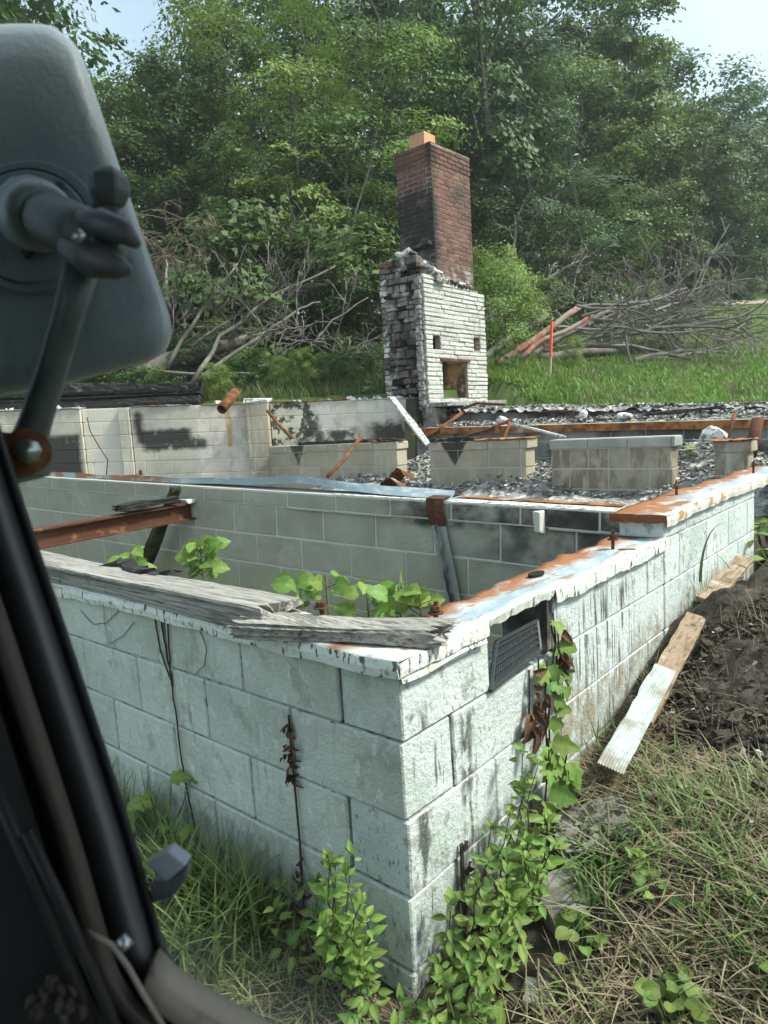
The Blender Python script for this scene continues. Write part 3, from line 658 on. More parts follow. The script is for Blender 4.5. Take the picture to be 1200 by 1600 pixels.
# blue grey flashing lifted off the dividing wall
fb = thing('loose_flashing', tuple(iwp(-.8, .1, .33)), 'blue grey metal flashing curling off the dividing wall', 'metal flashing')
P = []
us = np.linspace(-4.4, 1.72, 60)
for u in us:
    lift = .012 + .045 * math.exp(-((u - .55) / .75) ** 2) - .004 * math.sin(u * 7) + .03 * math.exp(-((u + .8) / .5) ** 2) * .3
    kink = max(0, 1 - abs(u - .55) / .25) * .012
    P.append([tuple(iwp(u, .045 + .05 * (u > .5) * min(1, (u - .5)), .303 + lift + kink + .030)), tuple(iwp(u, .05, .303 + lift + kink - .012)), tuple(iwp(u, .12, .303 + lift + kink - .006)), tuple(iwp(u, .215, .306 + lift * .6))])
b = MB(); b.grid(P); b.build('sheet', M['flash_blue'], fb, thick=.003)
b = MB(); b.grid([[tuple(iwp(u, v + random.uniform(-.006, .006), .309 + random.uniform(0, .006))) for v in (.14, .17, .215)] for u in np.linspace(1.55, 2.62, 20)])
b.build('sheet', M['rust_orange'], fb, thick=.003)
o = MB(); P = [[tuple(iwp(u, v, .3055 + random.uniform(0, .002))) for v in (0.0, .05, .12)] for u in np.linspace(.9, 2.7, 30)]
o.grid(P); o.build('mortar_skim', M['ash_chip'], iw, thick=.003)
# rusty strap hanging down the wall
def strap():
    t = thing('hanging_strap', tuple(iwp(1.65, 0, 0)), 'bent metal strap hanging down the dividing wall, rust red at its top', 'metal strap')
    cl = [(1.66, .20, .322, 0), (1.655, .08, .330, 0), (1.65, -.012, .318, 0), (1.655, -.026, .25, 0), (1.665, -.022, .17, 1), (1.69, -.03, .05, 1), (1.72, -.03, -.10, 1), (1.745, -.035, -.24, 1), (1.765, -.03, -.34, 1)]
    top = [[tuple(iwp(u - .055 + random.uniform(-.004, .004), v, z)), tuple(iwp(u, v - .006, z)), tuple(iwp(u + .055 + random.uniform(-.004, .004), v, z))] for u, v, z, k in cl[:5]]
    b = MB(); b.grid(top); b.build('rusty_bend', M['rust_dark'], t, thick=.004)
    low = [[tuple(iwp(u - .045, v + .01, z)), tuple(iwp(u - .02 + random.uniform(-.006, .006), v - .012, z)), tuple(iwp(u - .005, v + .004, z)), tuple(iwp(u + .05, v, z))] for u, v, z, k in cl[4:]]
    b = MB(); b.grid(low); b.build('peeling_tail', M['block_cap'], t, thick=.006)
    b = MB(); P = []
    for z in np.linspace(.18, -.33, 22):
        u = 1.668 + (.18 - z) * .17 + random.uniform(-.006, .006)
        P.append([tuple(iwp(u - .012, -.042, z)), tuple(iwp(u + .01 + random.uniform(-.006, .008), -.05, z + random.uniform(-.01, .01)))])
    b.grid(P); b.build('flaking_edge', M['rubble'], t, thick=.004)
strap()

# ------------------------------------------------------------------ anchor bolts
def bolt(x, y, z, h, label, tilt=0.0):
    t = thing('anchor_bolt', (x, y, z), label, 'bolt', 'rusty anchor bolts')
    M3 = Ry(tilt)
    b = MB(); b.tube([Vector((x, y, z - .02)), Vector((x, y, z)) + M3 @ Vector((0, 0, h))], [.0075, .007], 8); b.build('rod', M['rust_dark'], t)
    b = MB(); c = Vector((x, y, z)) + M3 @ Vector((0, 0, h * .62)); b.tube([c, c + Vector((0, 0, .014))], .0155, 6); b.build('nut', M['rust_dark'], t)
    b = MB(); c = Vector((x, y, z)) + M3 @ Vector((0, 0, h * .5)); b.tube([c, c + Vector((0, 0, .004))], .022, 12); b.build('washer', M['rust_dark'], t)
bolt(-.09, 1.49, .213, .075, 'rusty anchor bolt standing on the low side wall near the step', .05)
bolt(-.10, .285, .205, .07, 'rusty anchor bolt at the tip of the short grey board', .1)
bolt(-.152, 2.475, .316, .08, 'anchor bolt on the higher side wall just past the step')
bolt(-.12, 3.95, .316, .07, 'last anchor bolt on the higher side wall, at the picture edge')
bolt(-.335, .085, .255, .035, 'short rusted bolt end poking through the grey board', -.2)
q = iwp(-1.1, .06, .33); bolt(q.x, q.y, q.z, .07, 'bolt standing on the blue grey flashing of the dividing wall')
b = MB(); b.tube([(-.06, 1.475, .216), (.0, 1.50, .217)], .003, 5); props(b.build('nail', M['rust_dark']), 'thin rusty nail lying beside the bolt near the step', 'nail')
b = MB(); pts = [(-.135 + .022 * math.cos(a), .93 + .045 * math.sin(a), .213) for a in np.linspace(0, 6.28, 14)[:-1]]
b.prism(pts, (0, 0, .008)); props(b.build('tar_patch', M['soot']), 'black tar lump stuck on the low side wall cap', 'tar lump')

# ------------------------------------------------------------------ timbers
def timber(name, a, bpt, w, h, label, cat, mat, n=44, rag=.006, taper=0.0, nu=44):
    a, bpt = Vector(a), Vector(bpt); t = (bpt - a); F = frame(t); rings = []
    gro = [random.choice((0, 0, .3, -.5, .5, -1.7, .2)) + random.uniform(-.3, .3) for _ in range(nu)]
    ph = [random.uniform(0, 6) for _ in range(nu)]; fr = [random.uniform(2, 7) for _ in range(nu)]
    endj = [(random.uniform(-.035, .02), random.uniform(-.02, .035)) for _ in range(nu)]
    for i in range(n + 1):
        s = i / n; c = a.lerp(bpt, s); ring = []
        k = 1 - taper * s; bow = rag * .8 * math.sin(s * 7 + ph[0])
        for j in range(nu):
            an = 2 * math.pi * (j + .5) / nu
            cx, cy = math.cos(an), math.sin(an); m = max(abs(cx), abs(cy)); e = 1.0
            if abs(abs(cx) - abs(cy)) < .18: e = .96
            py, pz = cx / m * w / 2 * e * k, cy / m * h / 2 * e * k
            d = rag * (gro[j] * (.55 + .45 * math.sin(s * fr[j] + ph[j])) + random.uniform(-.22, .22)) + bow
            ex = endj[j][0 if i == 0 else 1] if i in (0, n) else 0
            ring.append(c + F @ Vector((ex, py + d * cx, pz + d * cy)))
        rings.append(ring)
    b = MB(); vs = [v for r in rings for v in r]
    fs = [(i * nu + j, i * nu + (j + 1) % nu, (i + 1) * nu + (j + 1) % nu, (i + 1) * nu + j) for i in range(n) for j in range(nu)]
    ca, cb = len(vs), len(vs) + 1
    vs += [sum(rings[0], Vector()) / nu + F @ Vector((rag, 0, 0)), sum(rings[-1], Vector()) / nu - F @ Vector((rag, 0, 0))]
    fs += [(ca, (j + 1) % nu, j) for j in range(nu)] + [(cb, n * nu + j, n * nu + (j + 1) % nu) for j in range(nu)]
    b.add(vs, fs)
    o = b.build(name, mat); props(o, label, cat); return o
timber('weathered_timber', (-2.7, .062, .252), (-.47, .035, .245), .14, .072, 'long thick weathered timber on the front wall, broken end', 'timber', M['wood'], rag=.007)
timber('weathered_board', (-.50, -.045, .235), (.012, .155, .238), .115, .040, 'short cracked grey board reaching the wall corner', 'board', M['wood'], rag=.005)
b = MB()
for i in range(7):
    u = -1.55 + i * .06; b.box((u, .12 + random.uniform(-.02, .02), .285 + random.uniform(-.006, .004)), (.12, .05, .012), Euler((random.uniform(-.2, .2), random.uniform(-.2, .2), random.uniform(-.4, .4))).to_matrix(), jit=.008)
props(b.build('bark_scraps', M['char']), 'dark splintered scraps lying on the long weathered timber', 'wood scraps')
# rusty steel beam from the front wall to the dividing wall, charred board leaning on it
ib = thing('steel_joist', (-3.32, .8, .2), 'rust brown steel joist spanning into the dividing wall', 'steel beam')
ex = iwp(-.45, .02, 0)
bx0, bx1 = ex.x, ex.x
zt = .30
for nm, z0, z1, hw in (('top_flange', zt - .012, zt, .05), ('bottom_flange', zt - .125, zt - .113, .05), ('web', zt - .113, zt - .012, .006)):
    b = MB(); P = []
    for i in range(16):
        y = .02 + (ex.y + .05 - .02) * i / 15; dz = -.05 + .05 * i / 15
        P.append([(bx0 - hw, y, z0 + dz), (bx0 + hw, y, z0 + dz), (bx0 + hw, y, z1 + dz), (bx0 - hw, y, z1 + dz), (bx0 - hw, y, z0 + dz)])
    b.grid(P); b.build(nm, M['rust_dark'] if nm != 'web' else M['rust_dark'], ib, bevel=0)
b = MB(); b.box((ex.x, ex.y - .02, zt + .008), (.13, .14, .035), jit=.01); b.build('bearing_plate', M['ash_chip'], ib, bevel=.005)
timber('charred_board', (-4.05, 1.44, -.62), (-3.34, 1.56, .40), .10, .045, 'charred mossy board leaning against the steel joist', 'charred board', M['char_green'], rag=.010)
timber('charred_board', (-3.31, 1.1, .325), (-3.31, 1.52, .335), .10, .045, 'charred scrap lying along the steel joist', 'charred board', M['char'], rag=.009)

# ------------------------------------------------------------------ chimney
CX = -5.05
ch = thing('brick_chimney', (CX - .35, 7.7, .8), 'tall red brick chimney over a white stone fireplace, burnt open on one side', 'chimney', kind='thing')
BC = .0677                                                     # brick course
_bm = {}
def piece_mesh(name, L, H, T, mat, jit, bev, var=0):
    key = (name, round(L, 2), H, T, mat.name, var)
    if key not in _bm:
        rs = random.Random(len(_bm) * 7 + 3)
        bm = bmesh.new(); bmesh.ops.create_cube(bm, size=1)
        for v in bm.verts: v.co = Vector((v.co.x * round(L, 2), v.co.y * T, v.co.z * H)) + Vector((rs.uniform(-1, 1), rs.uniform(-1, 1), rs.uniform(-1, 1))) * jit
        if bev: bmesh.ops.bevel(bm, geom=bm.edges[:], offset=bev, segments=1, affect='EDGES')
        me = bpy.data.meshes.new(name); bm.to_mesh(me); bm.free(); me.materials.append(mat); _bm[key] = me
    return _bm[key]
ztop = 4.765
NC = 29
for k in range(NC):                                            # right face, looking +X
    z = ztop - BC * (k + .5); out = .009 if k < 4 else 0
    y0, y1 = 7.27 - out, 8.27 + out; st = .102 if k % 2 else .204
    cuts = [y0] + [y for y in np.arange(7.27 + st, 8.2, .204)] + [y1]
    if cuts[-1] - cuts[-2] < .05: cuts.pop(-2)
    for p, q in zip(cuts[:-1], cuts[1:]):
        link('brick', piece_mesh('brick', q - p - .011, BC - .011, .09, M['brick'], .0015, .003, random.randrange(2)), (CX - .045 + out + random.uniform(-.002, .003), (p + q) / 2, z), ch, (0, 0, math.pi / 2 + random.uniform(-.01, .01)))
for k in range(21):                                            # left face, looking -Y, ragged lower edge
    z = ztop - BC * (k + .5); out = .009 if k < 4 else 0
    x0, x1 = CX - .65 - out, CX + out; st = .204 if k % 2 else .102
    cuts = [x0] + [x for x in np.arange(x0 + st, x1 - .12, .204)] + [x1 - .102 + 0 * out]
    for p, q in zip(cuts[:-1], cuts[1:]):
        if q - p < .03 or (k > 17 and random.random() < .3 * (k - 17)): continue
        link('brick', piece_mesh('brick', q - p - .011, BC - .011, .09, M['brick'], .0015, .003, random.randrange(2)), ((p + q) / 2, 7.27 + .045 - out + random.uniform(-.002, .004), z), ch, (0, 0, random.uniform(-.01, .01)))
    if k in (1, ) or (4 < k < 12 and k % 2): continue          # gaps in the open joint at the corner
    link('brick', piece_mesh('brick', .092, BC - .011, .09, M['brick'], .0015, .003), (CX - .05 + out, 7.27 + .045 - out, z), ch)
b = MB(); b.box((CX - .325, 7.77, 3.82), (.637, .986, 1.88)); b.build('mortar_core', M['brick_mortar'], ch)
b = MB(); b.box((CX - .325, 7.77, ztop - .02), (.66, 1.0, .045), jit=.01); b.build('chimney_crown', M['brick_mortar'], ch, bevel=.008)
b = MB(); fx, fy, s_, tk = CX - .32, 7.52, .125, .025
for dx, dy, sx, sy in ((0, s_, 2 * s_, tk), (0, -s_, 2 * s_, tk), (s_, 0, tk, 2 * s_ + tk - .002), (-s_, 0, tk, 2 * s_ + tk - .002)): b.box((fx + dx, fy + dy, 4.87), (sx, sy, .24))
b.build('flue_liner', M['flue'], ch)
# broken ledge under the hanging brickwork
b = MB(); b.box((CX - .36, 7.24, 3.34), (.66, .16, .05), Ry(-.10), jit=.02); b.build('scorched_lintel', M['char'], ch, bevel=.008)
b = MB(); b.box((CX - .35, 7.62, 3.10), (.54, .5, .5), jit=.02); b.build('smoke_chamber', M['soot'], ch)
# white stone face
def in_open(y0, y1, z):
    for (a, c, za, zb) in ((7.33, 7.99, 1.14, 1.685), (7.12, 7.31, 1.85, 2.05), (8.20, 8.385, 1.88, 2.085)):
        if za - .03 < z < zb + .02 and y1 > a and y0 < c: return (a, c)
    return None
SR = .0655
nrow = 28
for k in range(nrow):
    z = 1.065 + SR * (k + .5); ymax = 8.56 if z < 2.74 else 8.36 - (z - 2.74) * 2.5; ymin = 6.95
    rs = random.Random(k * 5 + 1); y = ymin; cuts = [ymin]
    while True:
        y += rs.choice((.22, .30, .36, .42, .48))
        if y > ymax - .12: break
        cuts.append(y)
    cuts.append(ymax); segs = []
    for p, q in zip(cuts[:-1], cuts[1:]):
        parts = [(p, q)]
        for (a, c, za, zb) in ((7.33, 7.99, 1.14, 1.685), (7.12, 7.31, 1.85, 2.05), (8.20, 8.385, 1.88, 2.085)):
            if za - .02 < z < zb + .02:
                parts = [r for s in parts for r in ((s[0], min(s[1], a)), (max(s[0], c), s[1])) if r[1] - r[0] > .03]
        segs += parts
    for p, q in segs:
        link('facing_stone', piece_mesh('facing_stone', q - p - .010, SR - .013, .11, M['stone'], .006, .008, rs.randrange(4)), (CX - .055 + rs.uniform(-.004, .007), (p + q) / 2, z), ch, (rs.uniform(-.02, .02), 0, math.pi / 2 + rs.uniform(-.02, .02)))
b = MB()
for (y0, y1, z0, z1) in ((6.955, 7.12, 1.06, 2.87), (7.31, 7.33, 1.06, 2.87), (7.99, 8.2, 1.06, 2.87), (8.385, 8.55, 1.06, 2.74), (7.12, 7.31, 1.06, 1.85), (7.12, 7.31, 2.05, 2.87), (8.2, 8.385, 1.06, 1.88), (8.2, 8.385, 2.085, 2.80), (7.33, 7.99, 1.685, 2.87), (7.33, 7.99, 1.06, 1.14)):
    b.box((CX - .061, (y0 + y1) / 2, (z0 + z1) / 2), (.098, y1 - y0, z1 - z0))
b.build('mortar_core', M['brick_mortar'], ch)
for (y0, y1, z0, z1) in ((7.12, 7.31, 1.85, 2.05), (8.20, 8.385, 1.88, 2.085)):
    b = MB(); b.box((CX - .115, (y0 + y1) / 2, (z0 + z1) / 2), (.01, y1 - y0 + .02, z1 - z0 + .02)); b.build('vent_back', M['plank'], ch)
fb_ = MB(); fb_.grid([[(CX - .02, 7.335, z), (CX - .42, 7.45, z), (CX - .45, 7.80, z), (CX - .05, 7.985, z)] for z in (1.13, 1.4, 1.69)])
fb_.build('firebox', M['fire_clay'], ch, thick=-.01)
b = MB(); b.box((CX - .24, 7.66, 1.12), (.46, .7, .03)); b.build('firebox_floor', M['ash'], ch)
b = MB(); b.box((CX - .02, 7.66, 1.70), (.10, .78, .028)); b.build('steel_lintel', M['rust_dark'], ch)
b = MB(); b.box((CX + .12, 7.72, 1.035), (.46, 1.62, .07), jit=.012); b.build('hearth_slab', M['ash'], ch, bevel=.01)
b = MB(); b.box((CX + .02, 7.05, .83), (.24, .32, .36), jit=.02); b.build('hearth_base', M['rubble'], ch, bevel=.02)
b = MB(); b.box((CX - .0, 7.95, .83), (.24, 1.1, .33), jit=.02); b.build('hearth_base', M['ash'], ch, bevel=.02)
# broken masonry flank
b = MB(); b.box((CX - .42, 7.66, 2.35), (.62, .96, 1.2)); b.box((CX - .42, 7.245, 1.345), (.62, .13, .79)); b.box((CX - .61, 7.73, 1.345), (.24, .82, .79)); b.build('mortar_core', M['soot'], ch)
rs = random.Random(5)
def rubble_stone(x, y, z, L, H, T, nm='broken_block', mat='rubble', rot=.12):
    link(nm, piece_mesh('rubble', L, round(H, 2), round(T, 2), M[mat], .013, .008, rs.randrange(4)), (x, y, z), ch, (rs.uniform(-rot, rot), rs.uniform(-rot, rot), rs.uniform(-rot, rot)))
z = 1.22
while z < 3.2:
    h = rs.choice((.06, .07, .09, .12)); x = CX - .74
    edge = CX - .06
    while x < edge:
        L = rs.choice((.08, .11, .16, .2)); L = min(L, edge - x + .02)
        xm = x + L / 2
        hole = 2.55 < z < 2.95 and CX - .38 < xm < CX - .22
        if not hole and rs.random() < .96:
            dep_ = .05 * rs.random() + (.05 if CX - .5 < xm < CX - .15 and z > 2.0 else 0)
            rubble_stone(xm, 6.99 + dep_, z + h / 2, L - .008, h - .008, .14, mat='rubble' if rs.random() < .94 else 'soot', rot=.05)
        x += L
    z += h
for k in range(24):                                            # clean brick edge on the outer corner
    rubble_stone(CX - .745 + rs.uniform(-.006, .006), 7.03, 1.25 + k * .082, .11, .07, .2, 'edge_brick', 'ash_chip' if rs.random() < .45 else 'rubble', .03)
for k in range(26):                                            # rough mortar column beside the stone face
    rubble_stone(CX - .10 + rs.uniform(-.01, .01), 6.94, 1.0 + k * .072, .10, .07, .08, 'mortar_lump', 'ash', .15)
b = MB(); b.box((CX - .30, 7.14, 2.74), (.16, .06, .40), jit=.02); b.build('flue_gap', M['soot'], ch)
for k in range(46):                                            # slope of loose mortar on the shoulder
    s = rs.random(); rubble_stone(CX - .40 + .40 * s + rs.uniform(-.05, .05), 7.04 + rs.uniform(-.05, .12) + .25 * s, 3.30 - .44 * s + rs.uniform(-.06, .04), .10 + .08 * rs.random(), .06, .10, 'loose_mortar', rs.choice(('ash', 'ash_chip', 'rubble')), .6)
for k in range(9): rubble_stone(CX - .03, 7.35 + k * .10, 2.90 + .03 * rs.random() - .012 * k, .11, .05, .09, 'loose_mortar', rs.choice(('ash', 'char')), .4)

# ------------------------------------------------------------------ second room: ash, rubble, burnt sill
def chips(name, n, where, size, mats, label=None, cat=None):
    b = MB()
    for k in range(n):
        c = where(); s = random.uniform(*size)
        b.mi = random.randrange(len(mats))
        b.box(c, (s * random.uniform(.8, 2.4), s, s * random.uniform(.2, .7)), Euler((random.uniform(-.5, .5), random.uniform(-.5, .5), random.uniform(0, 3.1))).to_matrix(), jit=s * .2)
    o = b.build(name, mats); props(o, kind='stuff'); return o
def heap_z(x, y):
    return -.08 + .36 * np.clip((y - 5.0) / 1.5, 0, 1) + .10 * math.sin(x * 2.7) * math.sin(y * 3.1) + .12 * math.exp(-((x + 4.4) / .5) ** 2) + .22 * math.exp(-((x + .95) / .35) ** 2 - ((y - 6.2) / .4) ** 2)
P = [[(x, y, heap_z(x, y) + random.uniform(-.03, .03)) for y in np.linspace(3.2, 6.58, 40)] for x in np.linspace(-6.4, -.22, 70)]
b = MB(); b.grid(P); o = b.build('ash_rubble', M['ash'], smooth=False); props(o, kind='stuff')
def hp():
    x = random.uniform(-5.6, -.3); y = random.uniform(5.2, 6.55); return (x, y, heap_z(x, y) + random.uniform(0, .07))
chips('rubble_chips', 3600, hp, (.010, .036), [M['ash_chip'], M['ash'], M['ash'], M['block_back'], M['dead_grey'], M['ash']])
def chunk(p, size, label, mat='ash_chip', rot=None):
    bm = bmesh.new(); bmesh.ops.create_icosphere(bm, subdivisions=2, radius=.5)
    sd_ = random.uniform(0, 9)
    for v in bm.verts:
        q = v.co; m = max(abs(q.x), abs(q.y), abs(q.z)); q = q.lerp(q / m * .5, .65)
        q *= 1 + .14 * math.sin(q.x * 9 + sd_) * math.cos(q.y * 8 + sd_) + random.uniform(-.05, .05)
        v.co = Vector((q.x * size[0], q.y * size[1], q.z * size[2]))
    me = bpy.data.meshes.new('chunk'); bm.to_mesh(me); bm.free(); me.materials.append(M[mat])
    return props(link('broken_chunk', me, p, None, rot or (random.uniform(-.4, .4), random.uniform(-.4, .4), random.uniform(0, 3))), label, 'rubble chunk')
chunk((-1.02, 6.28, .40), (.26, .14, .34), 'big pale upright plaster chunk behind the grey capped pier', rot=(.2, .3, .3))
chunk((-.80, 6.0, .26), (.30, .24, .12), 'flat pale chunk leaning below the upright plaster chunk')
chunk((-.66, 5.75, .12), (.22, .2, .12), 'pale chunk low beside the small rusty capped pier')
# burnt sill of the far wall, ash along its top
def sill_top(x): return .725 + .052 * np.clip(-x - .2, 0, 6) + .008 * math.sin(x * 5)
bs_ = thing('foundation_wall', (-2.7, 7.5, .0), 'burnt far wall covered with white ash and char, lawn behind it', 'wall', kind='thing')
rows = [(.44 - BH * i, BH, .2032 * (i % 2), 0, 4.9, [], 0) for i in range(3)]
block_wall(bs_, (-5.0, 7.32, .27), 0, rows, .22, M['block_back'], M['soot'], slope=-.04)
P = [[(x, y, sill_top(x) - .18 * abs(y - 7.45) + random.uniform(-.02, .045)) for y in np.linspace(7.2, 7.8, 8)] for x in np.linspace(-5.1, -.1, 110)]
b = MB(); b.grid(P); b.build('ash_crust', M['ash'], bs_)
P = [[(x, y, .60 - .012 * (x + .2) + .03 * random.random() + .12 * (y - 6.75) * (1 + .4 * math.sin(x * 3))) for y in np.linspace(6.75, 7.35, 8)] for x in np.linspace(-5.0, -.1, 90)]
b = MB(); b.grid(P); o = b.build('ash_rubble', M['ash']); props(o, kind='stuff')
def sp():
    x = random.uniform(-5, -.15); y = random.choice((random.uniform(6.8, 7.3), random.uniform(7.3, 7.7))); return (x, y, (sill_top(x) if y > 7.3 else .64 - .012 * x + .12 * (y - 6.75)) + random.uniform(0, .03))
chips('rubble_chips', 2400, sp, (.010, .036), [M['ash_chip'], M['ash'], M['ash'], M['char'], M['block_back'], M['dead_grey']])
timber('charred_beam', (-3.0, 7.33, .70), (-.25, 7.30, .60), .11, .10, 'long charred beam lying in the ash at the foot of the lawn', 'charred beam', M['char'], rag=.012, n=60)
timber('charred_beam', (-4.4, 7.40, .80), (-2.6, 7.55, .80), .08, .06, 'thin charred beam on the burnt sill near the fireplace', 'charred beam', M['char'], rag=.010)
chunk((-2.72, 7.0, .76), (.16, .1, .15), 'bright white plaster chunk on the rubble above the rusty beam')
chunk((-2.2, 7.02, .72), (.2, .1, .09), 'low pale chunk on the rubble right of the bright white chunk')
chunk((-3.9, 7.05, .76), (.16, .12, .10), 'pale chunk among the rusty rods below the hearth')

def rod(name, pts, r, mat, label, cat, n=6):
    b = MB(); b.tube(pts, r, n, jit=.05); return props(b.build(name, mat, smooth=True), label, cat)
rod('rusty_rail', [dep(655, 690, 9.4), dep(690, 668, 9.5), dep(722, 645, 9.7)], .026, M['rust'], 'short rusty bar slanting up towards the hearth', 'rusty bar')
rod('rusty_rail', [dep(655, 664, 9.9), dep(700, 690, 9.2), dep(760, 672, 8.9), dep(800, 655, 8.9)], .020, M['rust_dark'], 'long bent rusty bar arching in front of the hearth', 'rusty bar')
rod('rusty_rail', [dep(700, 652, 9.9), dep(760, 640, 9.9), dep(820, 645, 9.4), dep(900, 642, 8.8)], .016, M['rust_dark'], 'thin rusty bar trailing right from the hearth', 'rusty bar')
rod('rusty_rail', [dep(720, 640, 9.9), dep(745, 630, 9.8), dep(790, 632, 9.6)], .018, M['rust_dark'], 'short rusty bar curling at the corner of the hearth', 'rusty bar')
rod('rusty_rail', [dep(785, 690, 8.2), dep(797, 660, 8.4)], .022, M['rust'], 'stub of rusty bar standing behind the soot stained pier', 'rusty bar')
rod('pale_pipe', [dep(795, 662, 8.6), dep(840, 672, 8.2), dep(882, 683, 7.7)], .020, M['ash_chip'], 'pale pipe sloping down to the grey capped pier', 'pipe')
rod('rusty_post', [dep(1136, 690, 6.9), dep(1148, 644, 7.0)], .018, M['rust'], 'thin rusty bar leaning over the small pier', 'rusty bar')
rod('rusty_post', [dep(1172, 712, 6.3), dep(1184, 656, 6.4)], .055, M['rust_dark'], 'short thick rusty post at the side wall', 'post', 8)
rod('rusty_strip', [dep(512, 745, 7.0), dep(540, 715, 7.3), dep(558, 690, 7.7), dep(566, 684, 7.8)], .020, M['rust'], 'rusty strip leaning on the long tan pier', 'rusty strip')
rod('rusty_strip', [dep(418, 642, 9.4), dep(436, 664, 9.1), dep(456, 684, 8.8)], .022, M['rust'], 'rusty strip leaning against the block pilaster', 'rusty strip')
timber('white_board', dep(613, 622, 9.6), dep(668, 694, 8.8), .09, .03, 'narrow white board leaning by the foot of the chimney', 'board', M['ash_chip'], rag=.006)
timber('charred_log', dep(1010, 648, 7.6), dep(1130, 636, 7.6), .05, .035, 'thin charred stick on the ash at the lawn edge', 'charred stick', M['char'], rag=.008)
# rusty crumpled sheet
for nm, cx, cy, cz, w, lab in (('rusty_sheet', -3.95, 4.75, .05, .34, 'curved rusty sheet lying between two piers'), ('rusty_sheet', -4.15, 5.15, .13, .26, 'crumpled rusty scrap above the curved rusty sheet')):
    P = [[(cx + (s - .5) * w, cy + (t - .5) * .22, cz + .10 * math.sin(s * 3.1) - .25 * (t - .5) * .3 + random.uniform(-.012, .012)) for t in np.linspace(0, 1, 5)] for s in np.linspace(0, 1, 12)]
    b = MB(); b.grid(P); props(b.build(nm, M['rust'], thick=.005), lab, 'rusty sheet')
# rusty pipe on the left wall
b = MB(); a0, a1 = Vector(dep(346, 640, 9.75)), Vector(dep(368, 613, 10.1)); dirp = (a1 - a0).normalized()
fr = frame(dirp); ring = []
pr_ = thing('rusty_pipe', tuple(a0), 'short rusty pipe leaning over the left wall, open end down', 'pipe')
b.tube([a0, a0.lerp(a1, .5), a1], [.072, .070, .074], 16, caps=False); b.build('pipe_shell', M['rust'], pr_, smooth=True, thick=.008)
b = MB(); b.tube([a0 + dirp * .05, a0 + dirp * .06], .066, 16); b.build('dark_bore', M['soot'], pr_)
timber('charred_log', lwp(-1.5, .42, 1.49), lwp(2.95, .30, 1.53), .26, .36, 'thick charred log lying on top of the left wall', 'charred log', M['char'], rag=.045, n=60)
rod('wire', [lwp(1.30, -.03, 1.2), lwp(1.33, -.05, 1.0), lwp(1.42, -.05, .8), lwp(1.55, -.05, .55), lwp(1.5, -.06, .28)], .008, M['rust_dark'], 'rusty wire hanging down the pale niche', 'wire')

# ------------------------------------------------------------------ vent hole, louvre panel
vt = thing('vent_louvre', (-.03, .58, .05), 'black plastic vent panel slipped out of the wall hole', 'vent')
VLL, VLR, VUL, VUR = (Vector(onX(*q, v)) for q, v in (((765, 1079), .006), ((843, 1016), .014), ((774, 1003), -.045), ((838, 970), -.030)))
def vp(s, t):                                                 # s along the slanting lower edge, t upwards
    return VLL.lerp(VLR, s).lerp(VUL.lerp(VUR, s), t)
b = MB(); b.grid([[vp(s, t) for t in np.linspace(.05, .95, 6)] for s in np.linspace(.02, .98, 6)]); b.build('mesh_panel', M['vent'], vt, thick=.003)
for k in range(5):
    t = .12 + k * .19
    b = MB(); b.tube([vp(0, t) + Vector((.006, 0, 0)), vp(1, t) + Vector((.006, 0, 0))], .0032, 5); b.build('slat', M['vent'], vt)
b = MB()
for k in range(22): b.tube([vp((k + .5) / 22, .02) + Vector((.004, 0, 0)), vp((k + .5) / 22, .98) + Vector((.004, 0, 0))], .0013, 4)
props(b.build('wire_mesh', M['vent'], vt), kind='stuff')
for a_1, b_1 in (((0, 0), (1, 0)), ((0, 1), (1, 1)), ((0, 0), (0, 1)), ((1, 0), (1, 1))):
    b = MB(); b.tube([vp(*a_1) + Vector((.003, 0, 0)), vp(*b_1) + Vector((.003, 0, 0))], .007, 6); b.build('frame_bar', M['vent'], vt)
b = MB(); b.box((-.09, .765, .10), (.17, .03, .18), jit=.004); b.build('jamb_stone', M['rubble'], vt, bevel=.004)

# ------------------------------------------------------------------ right bank: dirt mound, plank, ribbed strip, rocks
P = []
for x in np.linspace(.0, 1.35, 90):
    row = []
    for y in np.linspace(.75, 2.9, 120):
        e = math.exp(-(((x - .58) / .50) ** 4) - (((y - 1.62) / .74) ** 4))
        n_ = .5 * math.sin(x * 19 + 2 * math.sin(y * 9)) * math.sin(y * 17) + .35 * math.sin(x * 41 + y * 23) * math.sin(y * 37 - x * 11) + random.uniform(-.4, .4)
        row.append((x, y, gh(max(x, .12), y) - .05 + e * (.075 + .030 * n_) + .13 * math.exp(-((x - .19) / .17) ** 2 - ((y - 1.95) / .11) ** 2) + .05 * math.exp(-((x - .42) / .16) ** 2 - ((y - 1.45) / .2) ** 2)))
    P.append(row)
b = MB(); b.grid(P); o = b.build('dirt_mound', M['dirt'], smooth=True); props(o, 'dark dirt and ash mound against the white side wall', 'dirt mound', kind='thing')
def dm():
    x = random.gauss(.5, .24); y = random.gauss(1.5, .36); x = max(x, .08); return (x, y, gh(max(x, .12), y) + .035 + random.uniform(-.02, .02))
chips('dirt_clods', 2600, dm, (.005, .015), [M['dirt']] * 24 + [M['ash_chip'], M['dead_grey']])
xs_, ys_ = np.random.default_rng(3).normal(.5, .26, 1500), np.random.default_rng(4).normal(1.5, .4, 1500)
MOUND_BITS = (xs_, ys_)
chips('dirt_clods', 260, dm, (.016, .034), [M['dirt']] * 7 + [M['dead_grey']])
pk = thing('wood_plank', (.14, 1.95, -.25), 'tan plank half buried in the dirt mound beside the wall', 'plank')
